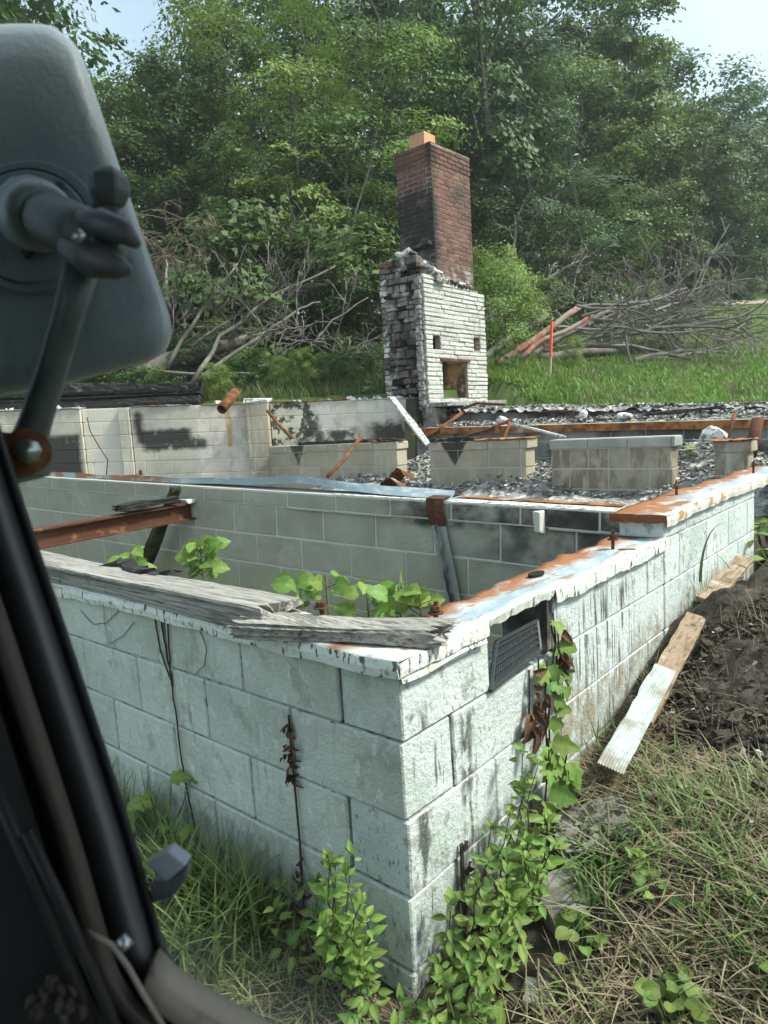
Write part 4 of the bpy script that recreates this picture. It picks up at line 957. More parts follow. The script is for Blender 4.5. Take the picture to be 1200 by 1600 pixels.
def slab_between(a, c, w, h, name, mat, parent, seg=16, rag=.003, up=(0, 0, 1)):
    a, c = Vector(a), Vector(c); F = frame(c - a, up); P = []
    for i in range(seg + 1):
        q = a.lerp(c, i / seg); P.append([q + F @ Vector((0, yy + random.uniform(-rag, rag), zz)) for yy, zz in ((-w / 2, -h / 2), (w / 2, -h / 2), (w / 2, h / 2), (-w / 2, h / 2), (-w / 2, -h / 2))])
    b = MB(); b.grid(P); b.add(P[0][:4], [(0, 1, 2, 3)]); b.add(P[-1][:4], [(0, 1, 2, 3)])
    return b.build(name, mat, parent)
up_t = (.25, -.1, 1)
slab_between((.176, 1.05, -.290), (.125, 1.86, -.135), .085, .022, 'lower_length', M['plank'], pk, up=up_t)
slab_between((.120, 2.02, -.105), (.095, 2.82, -.055), .085, .022, 'upper_length', M['plank'], pk, up=up_t)
a, c = Vector((.190, .76, -.345)), Vector((.157, 1.36, -.212)); F = frame(c - a, up_t); P = []
for i in range(15):
    q = a.lerp(c, i / 14); w0 = -.041; w1 = .041 + (random.uniform(-.005, .002) if i > 5 else 0)
    P.append([q + F @ Vector((0, w0 + (w1 - w0) * j / 36, .012 + .0042 * (j % 4 in (1, 2)) + (.006 * math.sin(i * 1.3) if i < 4 else 0))) for j in range(37)])
b = MB(); b.grid(P); props(b.build('ribbed_strip', M['siding'], thick=.0015), 'ribbed white metal strip lying on the near end of the plank', 'metal strip')
def rock(p, size, rot, label, mat='flaked'):
    bm = bmesh.new(); bmesh.ops.create_cube(bm, size=1); bmesh.ops.subdivide_edges(bm, edges=bm.edges[:], cuts=5, use_grid_fill=True)
    sd_ = random.uniform(0, 9)
    for v in bm.verts:
        q = v.co.copy(); r = q.normalized() * .62; q = q.lerp(r, .28)
        q += Vector((math.sin(q.y * 9 + sd_), math.sin(q.z * 8 + sd_), math.sin(q.x * 7 + sd_))) * .035 + Vector((random.uniform(-1, 1), random.uniform(-1, 1), random.uniform(-1, 1))) * .012
        v.co = Vector((q.x * size[0], q.y * size[1], q.z * size[2]))
    me = bpy.data.meshes.new('rock'); bm.to_mesh(me); bm.free(); me.materials.append(M[mat])
    return props(link('concrete_lump', me, p, None, rot), label, 'concrete lump')
rock((.215, .60, -.475), (.22, .17, .12), (.25, -.25, .6), 'largest broken concrete lump with flaking black paint')
rock((.21, .40, -.56), (.17, .13, .10), (.3, -.1, 1.1), 'middle concrete lump below the black flaked one')
rock((.265, .17, -.665), (.11, .07, .06), (.2, .2, .4), 'small pale concrete lump nearest the leafy creeper foot')

# ------------------------------------------------------------------ woods
def leaf_cloud(centres, sizes, tints, n, spread, flat, leaf, rs, droop=.35, aspect=.55, out=None):
    """Rhombic leaves scattered in clumps: vertices, quads, tint."""
    K = len(centres); c = np.repeat(centres, n, 0); s = np.repeat(sizes, n)[:, None]
    off = rs.normal(0, 1, (K * n, 3)) * s * spread; off[:, 2] *= flat
    p = c + off; p[:, 2] -= droop * (off[:, 0] ** 2 + off[:, 1] ** 2) / np.maximum(s[:, 0], .1)
    nrm = rs.normal(0, .45, (K * n, 3)); nrm[:, 2] += .9; nrm[:, :2] += off[:, :2] * .6
    if out is not None: nrm += np.repeat(out, n, 0) * .8
    nrm /= np.linalg.norm(nrm, axis=1)[:, None]
    t = rs.normal(0, 1, (K * n, 3)); t[:, 2] -= .5; t -= nrm * (t * nrm).sum(1)[:, None]; t /= np.linalg.norm(t, axis=1)[:, None]
    bt = np.cross(nrm, t); L = (leaf * rs.uniform(.6, 1.3, K * n))[:, None]
    V = np.stack([p - t * L * .5, p + bt * L * aspect * .5 - nrm * L * .08, p + t * L * .5, p - bt * L * aspect * .5 - nrm * L * .08], 1).reshape(-1, 3)
    F = np.arange(K * n * 4).reshape(-1, 4)
    T = np.repeat(np.clip(np.repeat(tints, n) + rs.normal(0, .10, K * n), 0, 1), 4)
    return V, F, T
def crown_mesh(name, seed, H, rx, z0, nclump, nleaf, leaf, mat, shape='round', flat=.45, spread=.55, aspect=.55):
    """Boughs (lobes) of leaf clumps with gaps of shade between them."""
    rs = np.random.default_rng(seed); C_ = []; S_ = []; T_ = []; O_ = []
    ph = rs.uniform(0, 6.28, 6); nl = 26 if H > 3 else 14
    for k in range(nl):
        u = (k + rs.uniform(0, 1)) / nl; th = k * 2.399 + rs.uniform(-.5, .5)
        if shape == 'round': prof = math.sin(math.pi * (0.08 + .90 * u)) ** .6
        elif shape == 'cone': prof = (1 - u) ** .8 * .95 + .07
        elif shape == 'pillar': prof = .75 * math.sin(math.pi * (.05 + .93 * u)) ** .35
        else: prof = (.25 + .75 * u) * (1 if u < .85 else (1 - u) / .15 * .8 + .2)
        prof *= 1 + .22 * math.sin(3 * th + ph[0] + 5 * u) + .16 * math.sin(2 * th + ph[1] - 9 * u)
        r = rx * prof * rs.uniform(.45, .95); lr = rx * rs.uniform(.24, .40); tint = np.clip(rs.normal(.42, .25), .02, .98)
        lc = np.array((r * math.cos(th), r * math.sin(th), z0 + (H - z0) * (.03 + .93 * u)))
        for j in range(max(2, nclump // nl)):
            d = rs.normal(0, 1, 3); d[2] = abs(d[2]) * .9 - .25; d[0] += .5 * math.cos(th); d[1] += .5 * math.sin(th); d /= np.linalg.norm(d)
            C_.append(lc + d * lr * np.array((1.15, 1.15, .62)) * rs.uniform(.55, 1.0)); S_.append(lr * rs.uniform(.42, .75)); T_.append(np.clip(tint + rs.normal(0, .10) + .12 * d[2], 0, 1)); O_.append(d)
    C_ = np.array(C_); V, F, T = leaf_cloud(C_, np.array(S_), np.array(T_), nleaf, spread, flat, leaf, rs, aspect=aspect, out=np.array(O_))
    return mesh_np(name, V, F, mat, False, T), C_
def trunk_mesh(name, seed, H, C_, r0, mat, nl=16, top=.9):
    rs = random.Random(seed); b = MB()
    spine = [Vector((rs.uniform(-.12, .12) * i * .4, rs.uniform(-.12, .12) * i * .4, -.4 + (H * top + .4) * i / 8)) for i in range(9)]
    b.tube(spine, [r0 * (1.25 if i == 0 else 1 - .105 * i) for i in range(9)], 8)
    for k in range(min(nl, len(C_))):
        c = Vector(C_[rs.randrange(len(C_))]); s = min(.92, max(.15, (c.z / H) * .75)); q = spine[0].lerp(spine[-1], s)
        i_ = int(s * 8); q = spine[i_].lerp(spine[min(8, i_ + 1)], s * 8 - i_)
        m = q.lerp(c, .5) + Vector((rs.uniform(-.2, .2), rs.uniform(-.2, .2), rs.uniform(.0, .3)))
        b.tube([q, m, c], [r0 * .36 * (1 - s * .6), r0 * .2 * (1 - s * .6), r0 * .05], 5, caps=False)
    xs = np.array([list(v) for v in b.v]); me = bpy.data.meshes.new(name); me.from_pydata([tuple(v) for v in xs], [], b.f); me.materials.append(mat)
    me.polygons.foreach_set('use_smooth', [True] * len(me.polygons)); return me
SP = {}
def species(key, seed, H, rx, z0, nc, nl, leaf, mat, shape, r0, flat=.45, spread=.55, aspect=.55, limbs=16, top=.9):
    cm, C_ = crown_mesh(key + '_crown', seed, H, rx, z0, nc, nl, leaf, M[mat], shape, flat, spread, aspect)
    SP[key] = (cm, trunk_mesh(key + '_trunk', seed, H, C_, r0, M['bark'], limbs, top), H, {})
species('maple_a', 1, 10, 3.2, 1.4, 150, 100, .19, 'leaf_dark', 'round', .20)
species('maple_b', 2, 10, 2.8, 1.0, 150, 100, .18, 'leaf_mid', 'round', .17)
species('oak', 3, 10, 3.6, 2.2, 140, 105, .20, 'leaf_blue', 'top', .24)
species('locust', 4, 10, 2.9, 2.2, 150, 115, .125, 'leaf_light', 'top', .11, flat=.22, spread=.62, aspect=.40)
species('pillar_tree', 5, 10, 1.9, .8, 130, 105, .17, 'leaf_mid', 'pillar', .15)
species('pine', 6, 10, 2.6, 1.5, 120, 125, .20, 'leaf_blue', 'cone', .16, flat=.25, spread=.6, aspect=.16)
species('vine_tree', 7, 10, 2.7, .2, 160, 105, .17, 'leaf_dark', 'pillar', .16, flat=.8)
species('bare_top', 8, 10, 3.4, 3.4, 80, 90, .20, 'leaf_dark', 'top', .26, flat=.3)
species('sapling', 9, 4, 1.1, .5, 60, 70, .12, 'leaf_light', 'pillar', .035, flat=.35)
species('shrub_a', 10, 2, 1.35, .02, 80, 75, .105, 'leaf_mid', 'round', .03, flat=.6, limbs=22, top=.5)
species('shrub_b', 12, 2, 1.35, .02, 80, 75, .12, 'leaf_dark', 'round', .03, flat=.6, limbs=22, top=.5)
species('shrub_c', 13, 2, 1.2, .02, 90, 85, .085, 'leaf_light', 'pillar', .02, flat=.7, limbs=22, aspect=.34, top=.5)
def horizon(x): return 668 - .0583 * (x - 600)
def plant_tree(key, px, d, ytop, label, cat='tree', name=None, wide=1.0, group='trees of the wood behind the ruin', sink=0.0):
    cm, tm, H, used = SP[key]
    q = dep(px, horizon(px), d); x, y = float(q[0]), float(q[1]); z = gh(x, y) - sink
    h = max(.6, float(dep(px, ytop, d)[2]) - z); s = h / (H * 1.07); w = s ** .5 * wide if H > 3 else s * wide
    w = max(w, s * .55)
    nm = name or ('shrub' if key.startswith('shrub') else ('pine_tree' if key == 'pine' else ('sapling' if key == 'sapling' else 'tree')))
    t = thing(nm, (x, y, z), label, cat, group); t.rotation_euler = (0, 0, random.uniform(0, 6.28)); t.scale = (w, w, s)
    for n_, me in (('crown', cm), ('trunk', tm)):
        o = bpy.data.objects.new(n_, me); COL.objects.link(o); o.parent = t
    return t
T_ = plant_tree
# far row, filling the wood behind
far = [('oak', -60, 24, -260, 'tall far oak hidden behind the upper left of the mirror'), ('maple_a', 60, 23, -150, 'far dark tree just behind the mirror top'),
       ('maple_b', 215, 23, 120, 'far low tree under the leafy sky gap beside the mirror'), ('maple_a', 330, 24, 92, 'far round tree below the white notch of sky'),
       ('maple_b', 455, 25, -40, 'far tree filling between the vine column and the locust'), ('oak', 560, 26, -140, 'far oak behind the feathery locust'),
       ('maple_a', 660, 26, -30, 'far dark tree straight above the chimney top'), ('maple_b', 735, 27, 60, 'far tree behind the thick trunked oak'),
       ('oak', 840, 28, -70, 'far oak between the thick trunked oak and the spire tree'), ('maple_a', 930, 29, 30, 'far dark tree left of the spire tree'),
       ('maple_b', 1005, 31, 90, 'far tree right behind the spire tree'), ('oak', 1075, 33, 118, 'round crowned oak sloping down against the blue sky'),
       ('maple_a', 1140, 36, 150, 'dark tree at the low end of the skyline'), ('maple_b', 1205, 38, 172, 'tree at the right picture edge under blue sky'),
       ('maple_a', 1270, 38, 185, 'tree just beyond the right picture edge skyline'), ('oak', 1330, 40, 200, 'outermost tree past the right end of the skyline')]
for k, x, d, y, lab in far: T_(k, x, d, y, lab, wide=.62 if x < 100 else (.85 if 200 < x < 350 else 1.1))
mid = [('bare_top', 45, 15.5, -230, 'dark tall tree above the mirror, twigs crossing the bright sky', 1.0), ('vine_tree', 150, 15, 255, 'leafy dark tree half hidden by the mirror edge', 1.0),
       ('maple_b', 235, 17, 190, 'mid green tree right beside the mirror, below the sky gap', .95), ('vine_tree', 300, 18, 110, 'dark vine covered tree under the white sky notch', .9),
       ('maple_b', 385, 19, 5, 'tall leafy tree right of the white sky notch', .8), ('vine_tree', 400, 16, 215, 'shorter vine draped column of leaves below the tall leafy tree', .72),
       ('locust', 500, 17, -30, 'yellow green feathery locust, left one of the pair above the chimney', 1.0), ('locust', 610, 17.5, -90, 'yellow green feathery locust directly above the chimney flue', 1.05),
       ('sapling', 470, 15, 215, 'bright yellow green sapling left of the chimney', 1.2), ('maple_a', 545, 18, 235, 'shaded dark tree behind the chimney left edge', .8),
       ('bare_top', 775, 19, -190, 'thick trunked dark oak rising out of the top of the picture', .8), ('maple_a', 700, 19.5, 150, 'dark tree right behind the brick chimney top', .8),
       ('pine', 835, 20, 60, 'soft needled pine with drooping boughs right of the chimney', 1.1), ('vine_tree', 770, 19, 250, 'deep shaded leafy tree just right of the chimney stack', .8),
       ('pillar_tree', 985, 25, -15, 'tall narrow spire tree standing highest against the blue sky', 1.0), ('maple_b', 905, 23, 95, 'broad leafy tree between the pine and the spire tree', 1.0),
       ('maple_b', 1045, 25, 165, 'light green tree right below the spire tree', .95), ('maple_a', 960, 22, 290, 'dark shaded tree above the pile of dead branches', .9),
       ('oak', 1115, 28, 205, 'blue green oak above the right end of the dead branches', .8), ('vine_tree', 1150, 27, 300, 'vine wrapped tree over the lawn at the right', .8),
       ('maple_a', 1195, 29, 235, 'dark tree standing over the gravel track', .8), ('maple_a', 860, 19.5, 320, 'low dark tree behind the slanting dead trunks', .85), ('vine_tree', 1060, 26, 335, 'low leafy tree behind the dead branch pile centre', .8)]
for k, x, d, y, lab, w in mid: T_(k, x, d, y, lab, wide=w)
shr = [('shrub_b', 130, 12.6, 500, 'dark shrub behind the mirror above the charred log', 1), ('shrub_b', 290, 14.2, 420, 'dark shrub behind the brown tangled twigs', 1.2), ('shrub_a', 345, 13.4, 495, 'mid green shrub behind the pale fallen branches', 1.1),
       ('shrub_b', 430, 14.5, 330, 'tall shaded shrub left of the dry brown brush', 1.0), ('shrub_c', 425, 12.2, 548, 'fresh green bush above the left wall near the rusty pipe', 1.15), ('shrub_c', 480, 12.6, 560, 'low fresh green bush right of the rusty pipe', 1.1),
       ('shrub_a', 530, 13.5, 520, 'mid green shrub left of the chimney foot', 1.0), ('shrub_b', 570, 14.5, 420, 'dark shrub touching the chimney left edge', 1.0), ('shrub_b', 500, 15.5, 390, 'dark shrub behind the dry brown brush', 1.1),
       ('shrub_c', 790, 14.2, 405, 'feathery bright green bush right of the white fireplace', .95), ('shrub_c', 770, 15.5, 380, 'second feathery bush close behind the fireplace edge', .85), ('shrub_a', 840, 16.5, 430, 'green shrub behind the slanting dead trunks', 1.0),
       ('shrub_b', 910, 18.5, 430, 'dark shrub behind the left of the dead branches', 1.1), ('shrub_c', 1020, 20.5, 440, 'yellow green bush above the middle of the dead branches', .9), ('shrub_b', 1090, 25, 425, 'dark shrub beyond the lawn behind the bare sapling', 1.2),
       ('shrub_a', 1170, 26, 440, 'shrub at the edge of the gravel track', 1.1), ('shrub_b', 1230, 28, 430, 'dark shrub past the track at the picture edge', 1.1), ('shrub_b', 720, 16.5, 420, 'dark shrub hidden behind the stone fireplace', 1.1),
       ('shrub_a', 640, 15.5, 440, 'mid green shrub right behind the broken chimney flank', 1.0), ('shrub_a', 1160, 17.5, 505, 'low green shrub at the right end of the dead branches', .6)]
shr += [('shrub_b', 215, 11.6, 562, 'dark low shrub under the pale fallen trunk', 1.2), ('shrub_c', 350, 11.0, 572, 'fresh low bush right behind the rusty pipe', 1.2), ('shrub_a', 395, 11.8, 540, 'green bush among the pale fallen boughs', 1.2),
        ('shrub_c', 450, 11.4, 566, 'bright low bush behind the middle of the left wall', 1.1), ('shrub_a', 520, 11.6, 570, 'low green bush before the grey brush by the chimney', 1.1), ('shrub_b', 560, 12.2, 545, 'dark shrub by the foot of the broken chimney flank', 1.2),
        ('shrub_b', 300, 12.4, 520, 'dark leafy shrub swallowing the pale fallen trunk', 1.2), ('shrub_a', 255, 11.2, 585, 'low green weeds behind the charred log end', 1.0), ('shrub_b', 600, 12.8, 540, 'shrub squeezed behind the chimney foot', 1.0),
        ('shrub_a', 795, 12.4, 585, 'low weedy bush at the base of the slanting trunks', .7), ('shrub_c', 900, 12.6, 580, 'small weedy bush under the dead branches', .7)]
for k, x, d, y, lab, w in shr: T_(k, x, d, y, lab, 'bush', wide=w, group='shrubs at the foot of the wood')
# the wood farther up the hill, one mass
rs_ = np.random.default_rng(77); n_ = 420
cx_ = rs_.uniform(-160, 1420, n_); dd = rs_.uniform(30, 46, n_); cen = []
for i in range(n_):
    q = dep(cx_[i], horizon(cx_[i]), dd[i]); top = float(dep(cx_[i], np.interp(cx_[i], [-160, 150, 190, 290, 300, 380, 400, 980, 1060, 1200, 1420], [-150, -30, 200, 200, 150, 150, 90, 90, 210, 250, 270]), dd[i])[2])
    z0_ = gh(q[0], q[1]); cen.append((q[0], q[1], z0_ + (max(top, z0_ + 2) - z0_) * rs_.uniform(.0, 1.0)))
V, F, T = leaf_cloud(np.array(cen), np.full(n_, 1.5), rs_.uniform(0, .7, n_), 130, .75, .6, .42, rs_)
props(link('forest', mesh_np('forest', V, F, M['leaf_dark'], False, T), (0, 0, 0)), kind='stuff')
b = MB()
for i in range(60):
    x = random.uniform(-100, 1400); d = random.uniform(27, 44); q = dep(x, horizon(x), d); z = gh(q[0], q[1]); b.tube([(q[0], q[1], z - .3), (q[0] + random.uniform(-.4, .4), q[1], z + random.uniform(3, 5))], [random.uniform(.1, .22), .06], 6, caps=False)
props(b.build('forest', M['bark']), kind='stuff')

# ------------------------------------------------------------------ dead wood
def grow(b, p, d, L, r, lev, rs, spread=.75, n=3, gravity=0.0, curl=.22, minr=.006):
    k = 5; pts = [Vector(p)]; dd_ = Vector(d).normalized()
    for i in range(k):
        dd_ = (dd_ + Vector((rs.uniform(-1, 1), rs.uniform(-1, 1), rs.uniform(-1, 1))) * curl + Vector((0, 0, gravity))).normalized()
        pts.append(pts[-1] + dd_ * L / k)
    b.tube(pts, [max(minr, r * (1 - .13 * i)) for i in range(k + 1)], 5 if lev > 1 else 3, caps=lev > 1)
    if lev <= 0: return
    for j in range(n):
        s = rs.uniform(.25, 1.0); i = min(k - 1, int(s * k)); q = pts[i].lerp(pts[i + 1], s * k - i)
        base = (pts[i + 1] - pts[i]).normalized()
        nd = (base + Vector((rs.uniform(-1, 1), rs.uniform(-1, 1), rs.uniform(-1, 1))) * spread).normalized()
        grow(b, q, nd, L * rs.uniform(.4, .75), max(minr, r * .5), lev - 1, rs, spread, n, gravity, curl, minr)
ft = thing('fallen_tree', tuple(dep(900, 560, 13.5)), 'big grey dead fallen tree, bare branches spread on the lawn', 'fallen tree')
rs = random.Random(21)
def limb(name, pts, r0, r1, mat, parent, n=8):
    P_ = [Vector(dep(*p)) for p in pts]; Q = []
    for i in range(len(P_) - 1):
        for s in (0, .33, .66): Q.append(P_[i].lerp(P_[i + 1], s) + Vector((rs.uniform(-.02, .02), rs.uniform(-.02, .02), rs.uniform(-.02, .02))))
    Q.append(P_[-1]); b = MB(); b.tube(Q, [r0 + (r1 - r0) * i / (len(Q) - 1) for i in range(len(Q))], n, jit=.06); b.build(name, mat, parent, smooth=True); return Q
limb('trunk', [(735, 602, 12.2), (790, 562, 13), (850, 520, 13.6), (905, 480, 14)], .085, .06, M['dead_red'], ft)
limb('trunk', [(740, 570, 13.2), (790, 535, 13.6), (855, 492, 14.2)], .08, .065, M['dead'], ft)
limb('trunk', [(800, 575, 13.4), (845, 545, 13.8), (900, 515, 14.1), (960, 478, 14.5)], .075, .05, M['dead'], ft)
limb('trunk', [(815, 560, 12.8), (840, 535, 13), (880, 520, 13.2), (925, 492, 13.5)], .055, .04, M['dead_red'], ft)
limb('trunk', [(840, 562, 13.2), (900, 552, 13.4), (960, 548, 13.7)], .11, .06, M['dead'], ft)
b = MB()
starts = []
for k in range(42):
    x = rs.uniform(850, 1030); y = rs.uniform(470, 575); d = rs.uniform(12.8, 15.4); p = Vector(dep(x, y, d))
    dr = Vector(RT) * rs.uniform(.3, 1.0) + Vector(FW) * rs.uniform(-.5, .5) + Vector((0, 0, rs.uniform(-.30, .32)))
    grow(b, p, dr, rs.uniform(1.1, 2.2), rs.uniform(.025, .05), 3, rs, .75, 3, -.03, .2, .0065)
b.build('branch_tangle', M['dead_grey'], ft)
b = MB()
for k in range(34):
    x = rs.uniform(885, 1060); y = rs.uniform(462, 545); p = Vector(dep(x, y, rs.uniform(13.5, 15.5)))
    grow(b, p, Vector(RT) * rs.uniform(-.6, .9) + Vector((0, 0, rs.uniform(-.5, .6))), rs.uniform(.5, 1.0), .018, 3, rs, .8, 3, 0, .25, .0065)
b.build('branch_tangle', M['dead_grey'], ft)
for pts, r in (([(930, 500, 14), (1010, 505, 14), (1080, 490, 14.3), (1125, 470, 14.6)], .045), ([(900, 540, 13.2), (985, 540, 13.2), (1050, 555, 13), (1080, 562, 12.9)], .045), ([(920, 530, 13.6), (1000, 515, 13.8), (1060, 523, 13.9), (1130, 512, 14.1)], .04),
               ([(1125, 535, 14.2), (1150, 520, 14.4), (1172, 492, 14.6)], .05), ([(975, 515, 13), (985, 560, 12.8), (1003, 605, 12.4)], .03), ([(985, 470, 14.6), (995, 450, 14.8), (1008, 446, 14.9)], .03)):
    limb('branch', pts, r, r * .5, M['dead'], ft, 6)
lg = thing('fallen_branch', tuple(dep(1080, 597, 11.5)), 'long bare branch lying on the lawn below the fallen tree', 'branch')
limb('stem', [(1010, 590, 11.6), (1065, 596, 11.4), (1130, 592, 11.6), (1200, 585, 11.8)], .035, .018, M['dead'], lg, 6); limb('branch', [(1075, 597, 11.4), (1130, 602, 11.3), (1185, 600, 11.3)], .022, .010, M['dead'], lg, 5)
limb('branch', [(1068, 592, 11.45), (1070, 580, 11.45)], .012, .006, M['dead'], lg, 5)
def bare(px, py, d, pts, label, r, mat='dead', lev=2, seed=3):
    t = thing('bare_sapling', tuple(dep(px, py, d)), label, 'bare tree'); rr = random.Random(seed)
    Q = [Vector(dep(*p)) for p in pts]; b = MB(); b.tube(Q, [r * (1 - .7 * i / (len(Q) - 1)) for i in range(len(Q))], 6); b.build('stem', M[mat], t)
    for i in range(1, len(Q)):
        b = MB()
        for k in range(3): grow(b, Q[i - 1].lerp(Q[i], rr.random()), Vector((rr.uniform(-1, 1), rr.uniform(-1, 1), rr.uniform(0, 1))), rr.uniform(.4, .9), r * .4, lev - 1, rr, .7, 3, 0, .2, .005)
        props(b.build('twig', M[mat], t), kind='stuff')
bare(1085, 480, 22, [(1090, 480, 22), (1095, 440, 22), (1110, 400, 22), (1140, 350, 22)], 'bare leaning sapling at the right end of the lawn', .06, 'dead_grey', seed=4)
bare(790, 440, 17, [(788, 440, 17), (800, 400, 17), (806, 365, 17), (804, 335, 17)], 'thin white bare sapling against the dark wood right of the chimney', .05, seed=5)
bare(880, 440, 17, [(850, 440, 16.5), (885, 418, 16.5), (920, 400, 16.6)], 'slanting white dead branch above the dead trunks', .05, seed=6)
bare(560, 400, 15.5, [(545, 400, 15.5), (556, 330, 15.5), (578, 260, 15.5), (590, 200, 15.5)], 'thin bare sapling left of the brick stack', .035, 'dead_grey', 3, seed=7)
# fallen tree on the left, above the wall
fl = thing('fallen_tree', tuple(dep(280, 570, 11.5)), 'pale fallen trunk with long bare boughs above the left wall', 'fallen tree')
limb('trunk', [(215, 588, 11.3), (260, 562, 11.6), (335, 545, 12.2), (420, 520, 13)], .14, .10, M['dead'], fl, 10)
for pts, r in (([(262, 575, 11.2), (300, 510, 11.4), (340, 450, 11.6), (371, 412, 11.8)], .055), ([(285, 500, 11.4), (300, 465, 11.6), (318, 428, 11.8)], .035), ([(255, 470, 11.6), (262, 435, 11.7), (260, 405, 11.8)], .04), ([(300, 600, 11), (345, 525, 11.4), (430, 460, 12), (525, 415, 12.6)], .060),
               ([(305, 595, 11.1), (400, 530, 11.6), (470, 480, 12.2), (500, 472, 12.5)], .055), ([(300, 540, 11.3), (340, 510, 11.5), (375, 490, 11.8)], .03), ([(490, 540, 12.2), (520, 500, 12.4), (575, 465, 12.8)], .035), ([(240, 580, 11.1), (330, 585, 11.2), (390, 583, 11.4)], .045)):
    Q = limb('bough', pts, r * .72, r * .28, M['dead'] if r > .03 else M['dead_grey'], fl, 6)
b = MB()
for k in range(26):
    p = Vector(dep(rs.uniform(250, 470), rs.uniform(470, 585), rs.uniform(11.2, 12.6)))
    grow(b, p, Vector(RT) * rs.uniform(-.3, 1) + Vector((0, 0, rs.uniform(-.1, .9))), rs.uniform(.5, 1.3), .016, 2, rs, .6, 3, 0, .2, .005)
b.build('twig', M['dead'], fl)
def brush(name, label, x0, x1, y0, y1, d0, d1, n, mat, grav, cat='dry brush', L=(.8, 1.7)):
    b = MB()
    for k in range(n):
        p = Vector(dep(rs.uniform(x0, x1), rs.uniform(y0, y1), rs.uniform(d0, d1)))
        grow(b, p, Vector(RT) * rs.uniform(-.6, 1) + Vector((0, 0, rs.uniform(-.3, .4))), rs.uniform(*L), .011, 3, rs, .75, 3, grav, .25, .0055)
    props(b.build(name, M[mat]), label, cat)
brush('dead_brush', 'brown dry twig tangle hanging right beside the mirror', 195, 330, 320, 430, 12.2, 13.2, 34, 'dead_pink', -.16, L=(.5, 1.1))
brush('dead_brush', 'brown dry brush left of the broken chimney flank', 490, 590, 390, 490, 13.4, 14.3, 24, 'dead_pink', -.10, L=(.5, 1.0))
brush('dead_brush', 'grey dry brush behind the chimney foot above the left wall', 500, 600, 560, 610, 11.8, 12.6, 12, 'dead_grey', -.02)
brush('dead_brush', 'dark dry brush hanging under the trees above the dead branches', 890, 990, 395, 440, 16.5, 17.5, 9, 'dead_pink', -.16, L=(.5, 1.0))
rod('curved_branch', [dep(415, 628, 11.2), dep(470, 618, 11.3), dep(530, 622, 11.4)], .035, M['bark'], 'dark curved branch lying behind the left wall', 'branch')
# survey stake
st = thing('survey_stake', tuple(dep(860, 592, 11.6)), 'wooden survey stake with orange top standing before the fallen tree', 'stake')
s0, s1, s2 = Vector(dep(859.5, 598, 11.6)), Vector(dep(860.5, 558, 11.6)), Vector(dep(862, 502, 11.6))
b = MB(); b.tube([s0, s1], .017, 4); b.build('stake_shaft', M['stake_wood'], st); b = MB(); b.tube([s1, s2], .026, 4); b.build('orange_top', M['paint_orange'], st)

# ------------------------------------------------------------------ grass, straw
def blades(name, pts, L, w, mat, rs, lean=.5, seg=3, droop=.6, tint=(.2, .8), az=None, base=0.0):
    pts = pts[~((pts[:, 0] > -5.9) & (pts[:, 0] < -4.55) & (pts[:, 1] > 6.8) & (pts[:, 1] < 8.75))]
    n = len(pts); th = rs.uniform(0, 2 * np.pi, n) if az is None else rs.normal(az[0], az[1], n)
    dx, dy = np.cos(th), np.sin(th); Ls = rs.uniform(L[0], L[1], n); ln = base + np.abs(rs.normal(0, lean, n)); tw = th + np.pi / 2 + rs.normal(0, .4, n)
    V = np.zeros((n, (seg + 1) * 2, 3)); ws = rs.uniform(.6, 1.2, n) * w
    p = pts.copy(); ang = ln.copy()
    for i in range(seg + 1):
        k = ws * (1 - (i / seg) ** 1.6 * .93) / 2
        off = np.stack([np.cos(tw) * k, np.sin(tw) * k, np.zeros(n)], 1)
        V[:, 2 * i] = p - off; V[:, 2 * i + 1] = p + off
        st_ = Ls / seg
        p = p + np.stack([dx * np.sin(ang), dy * np.sin(ang), np.cos(ang)], 1) * st_[:, None]; ang = ang + droop * rs.uniform(.3, 1.2, n)
    F = np.concatenate([np.stack([np.arange(n) * (seg + 1) * 2 + 2 * i + q for q in (0, 1, 3, 2)], 1) for i in range(seg)], 0)
    pt = .5 + .28 * np.sin(pts[:, 0] * 2.3 + 1.7 * np.sin(pts[:, 1] * 1.9)) + .22 * np.sin(pts[:, 1] * 4.1 + pts[:, 0] * 3.3)
    T = np.repeat(np.clip(tint[0] + (tint[1] - tint[0]) * (.55 * rs.uniform(0, 1, n) + .45 * pt), 0, 1.1), (seg + 1) * 2)
    o = link(name, mesh_np(name, V.reshape(-1, 3), F, M[mat], False, T), (0, 0, 0)); props(o, kind='stuff'); return o
def on_ground(x, y, dz=-.01): return np.stack([x, y, ground_h(x, y) + dz], 1)
G = np.random.default_rng(5)
# far lawn
n_ = 60000; px = G.uniform(690, 1250, n_); d = 8.6 + 19 * G.uniform(0, 1, n_) ** 1.7
q = CAM + (FW + RT * ((px - 600) / FL)[:, None]) * d[:, None]; keep = (q[:, 1] > 7.85)
q = q[keep]; blades('grass', on_ground(q[:, 0], q[:, 1]), (.04, .10), .014, 'lawn', G, .35, 2, .5)
n_ = 9000; px = G.uniform(690, 900, n_); d = G.uniform(9.4, 14.5, n_); q = CAM + (FW + RT * ((px - 600) / FL)[:, None]) * d[:, None]; q = q[q[:, 1] > 7.9]
blades('grass', on_ground(q[:, 0], q[:, 1]), (.07, .24), .016, 'lawn', G, .4, 3, .4, (0, .7))
n_ = 7000; px = G.choice([770, 800, 850, 905, 960, 1030, 1110, 1180], n_) + G.normal(0, 14, n_); d = 8.7 + np.abs(G.normal(0, 1.6, n_)) + G.choice([0, 1.2, 2.6], n_); q = CAM + (FW + RT * ((px - 600) / FL)[:, None]) * d[:, None]; q = q[q[:, 1] > 7.88]
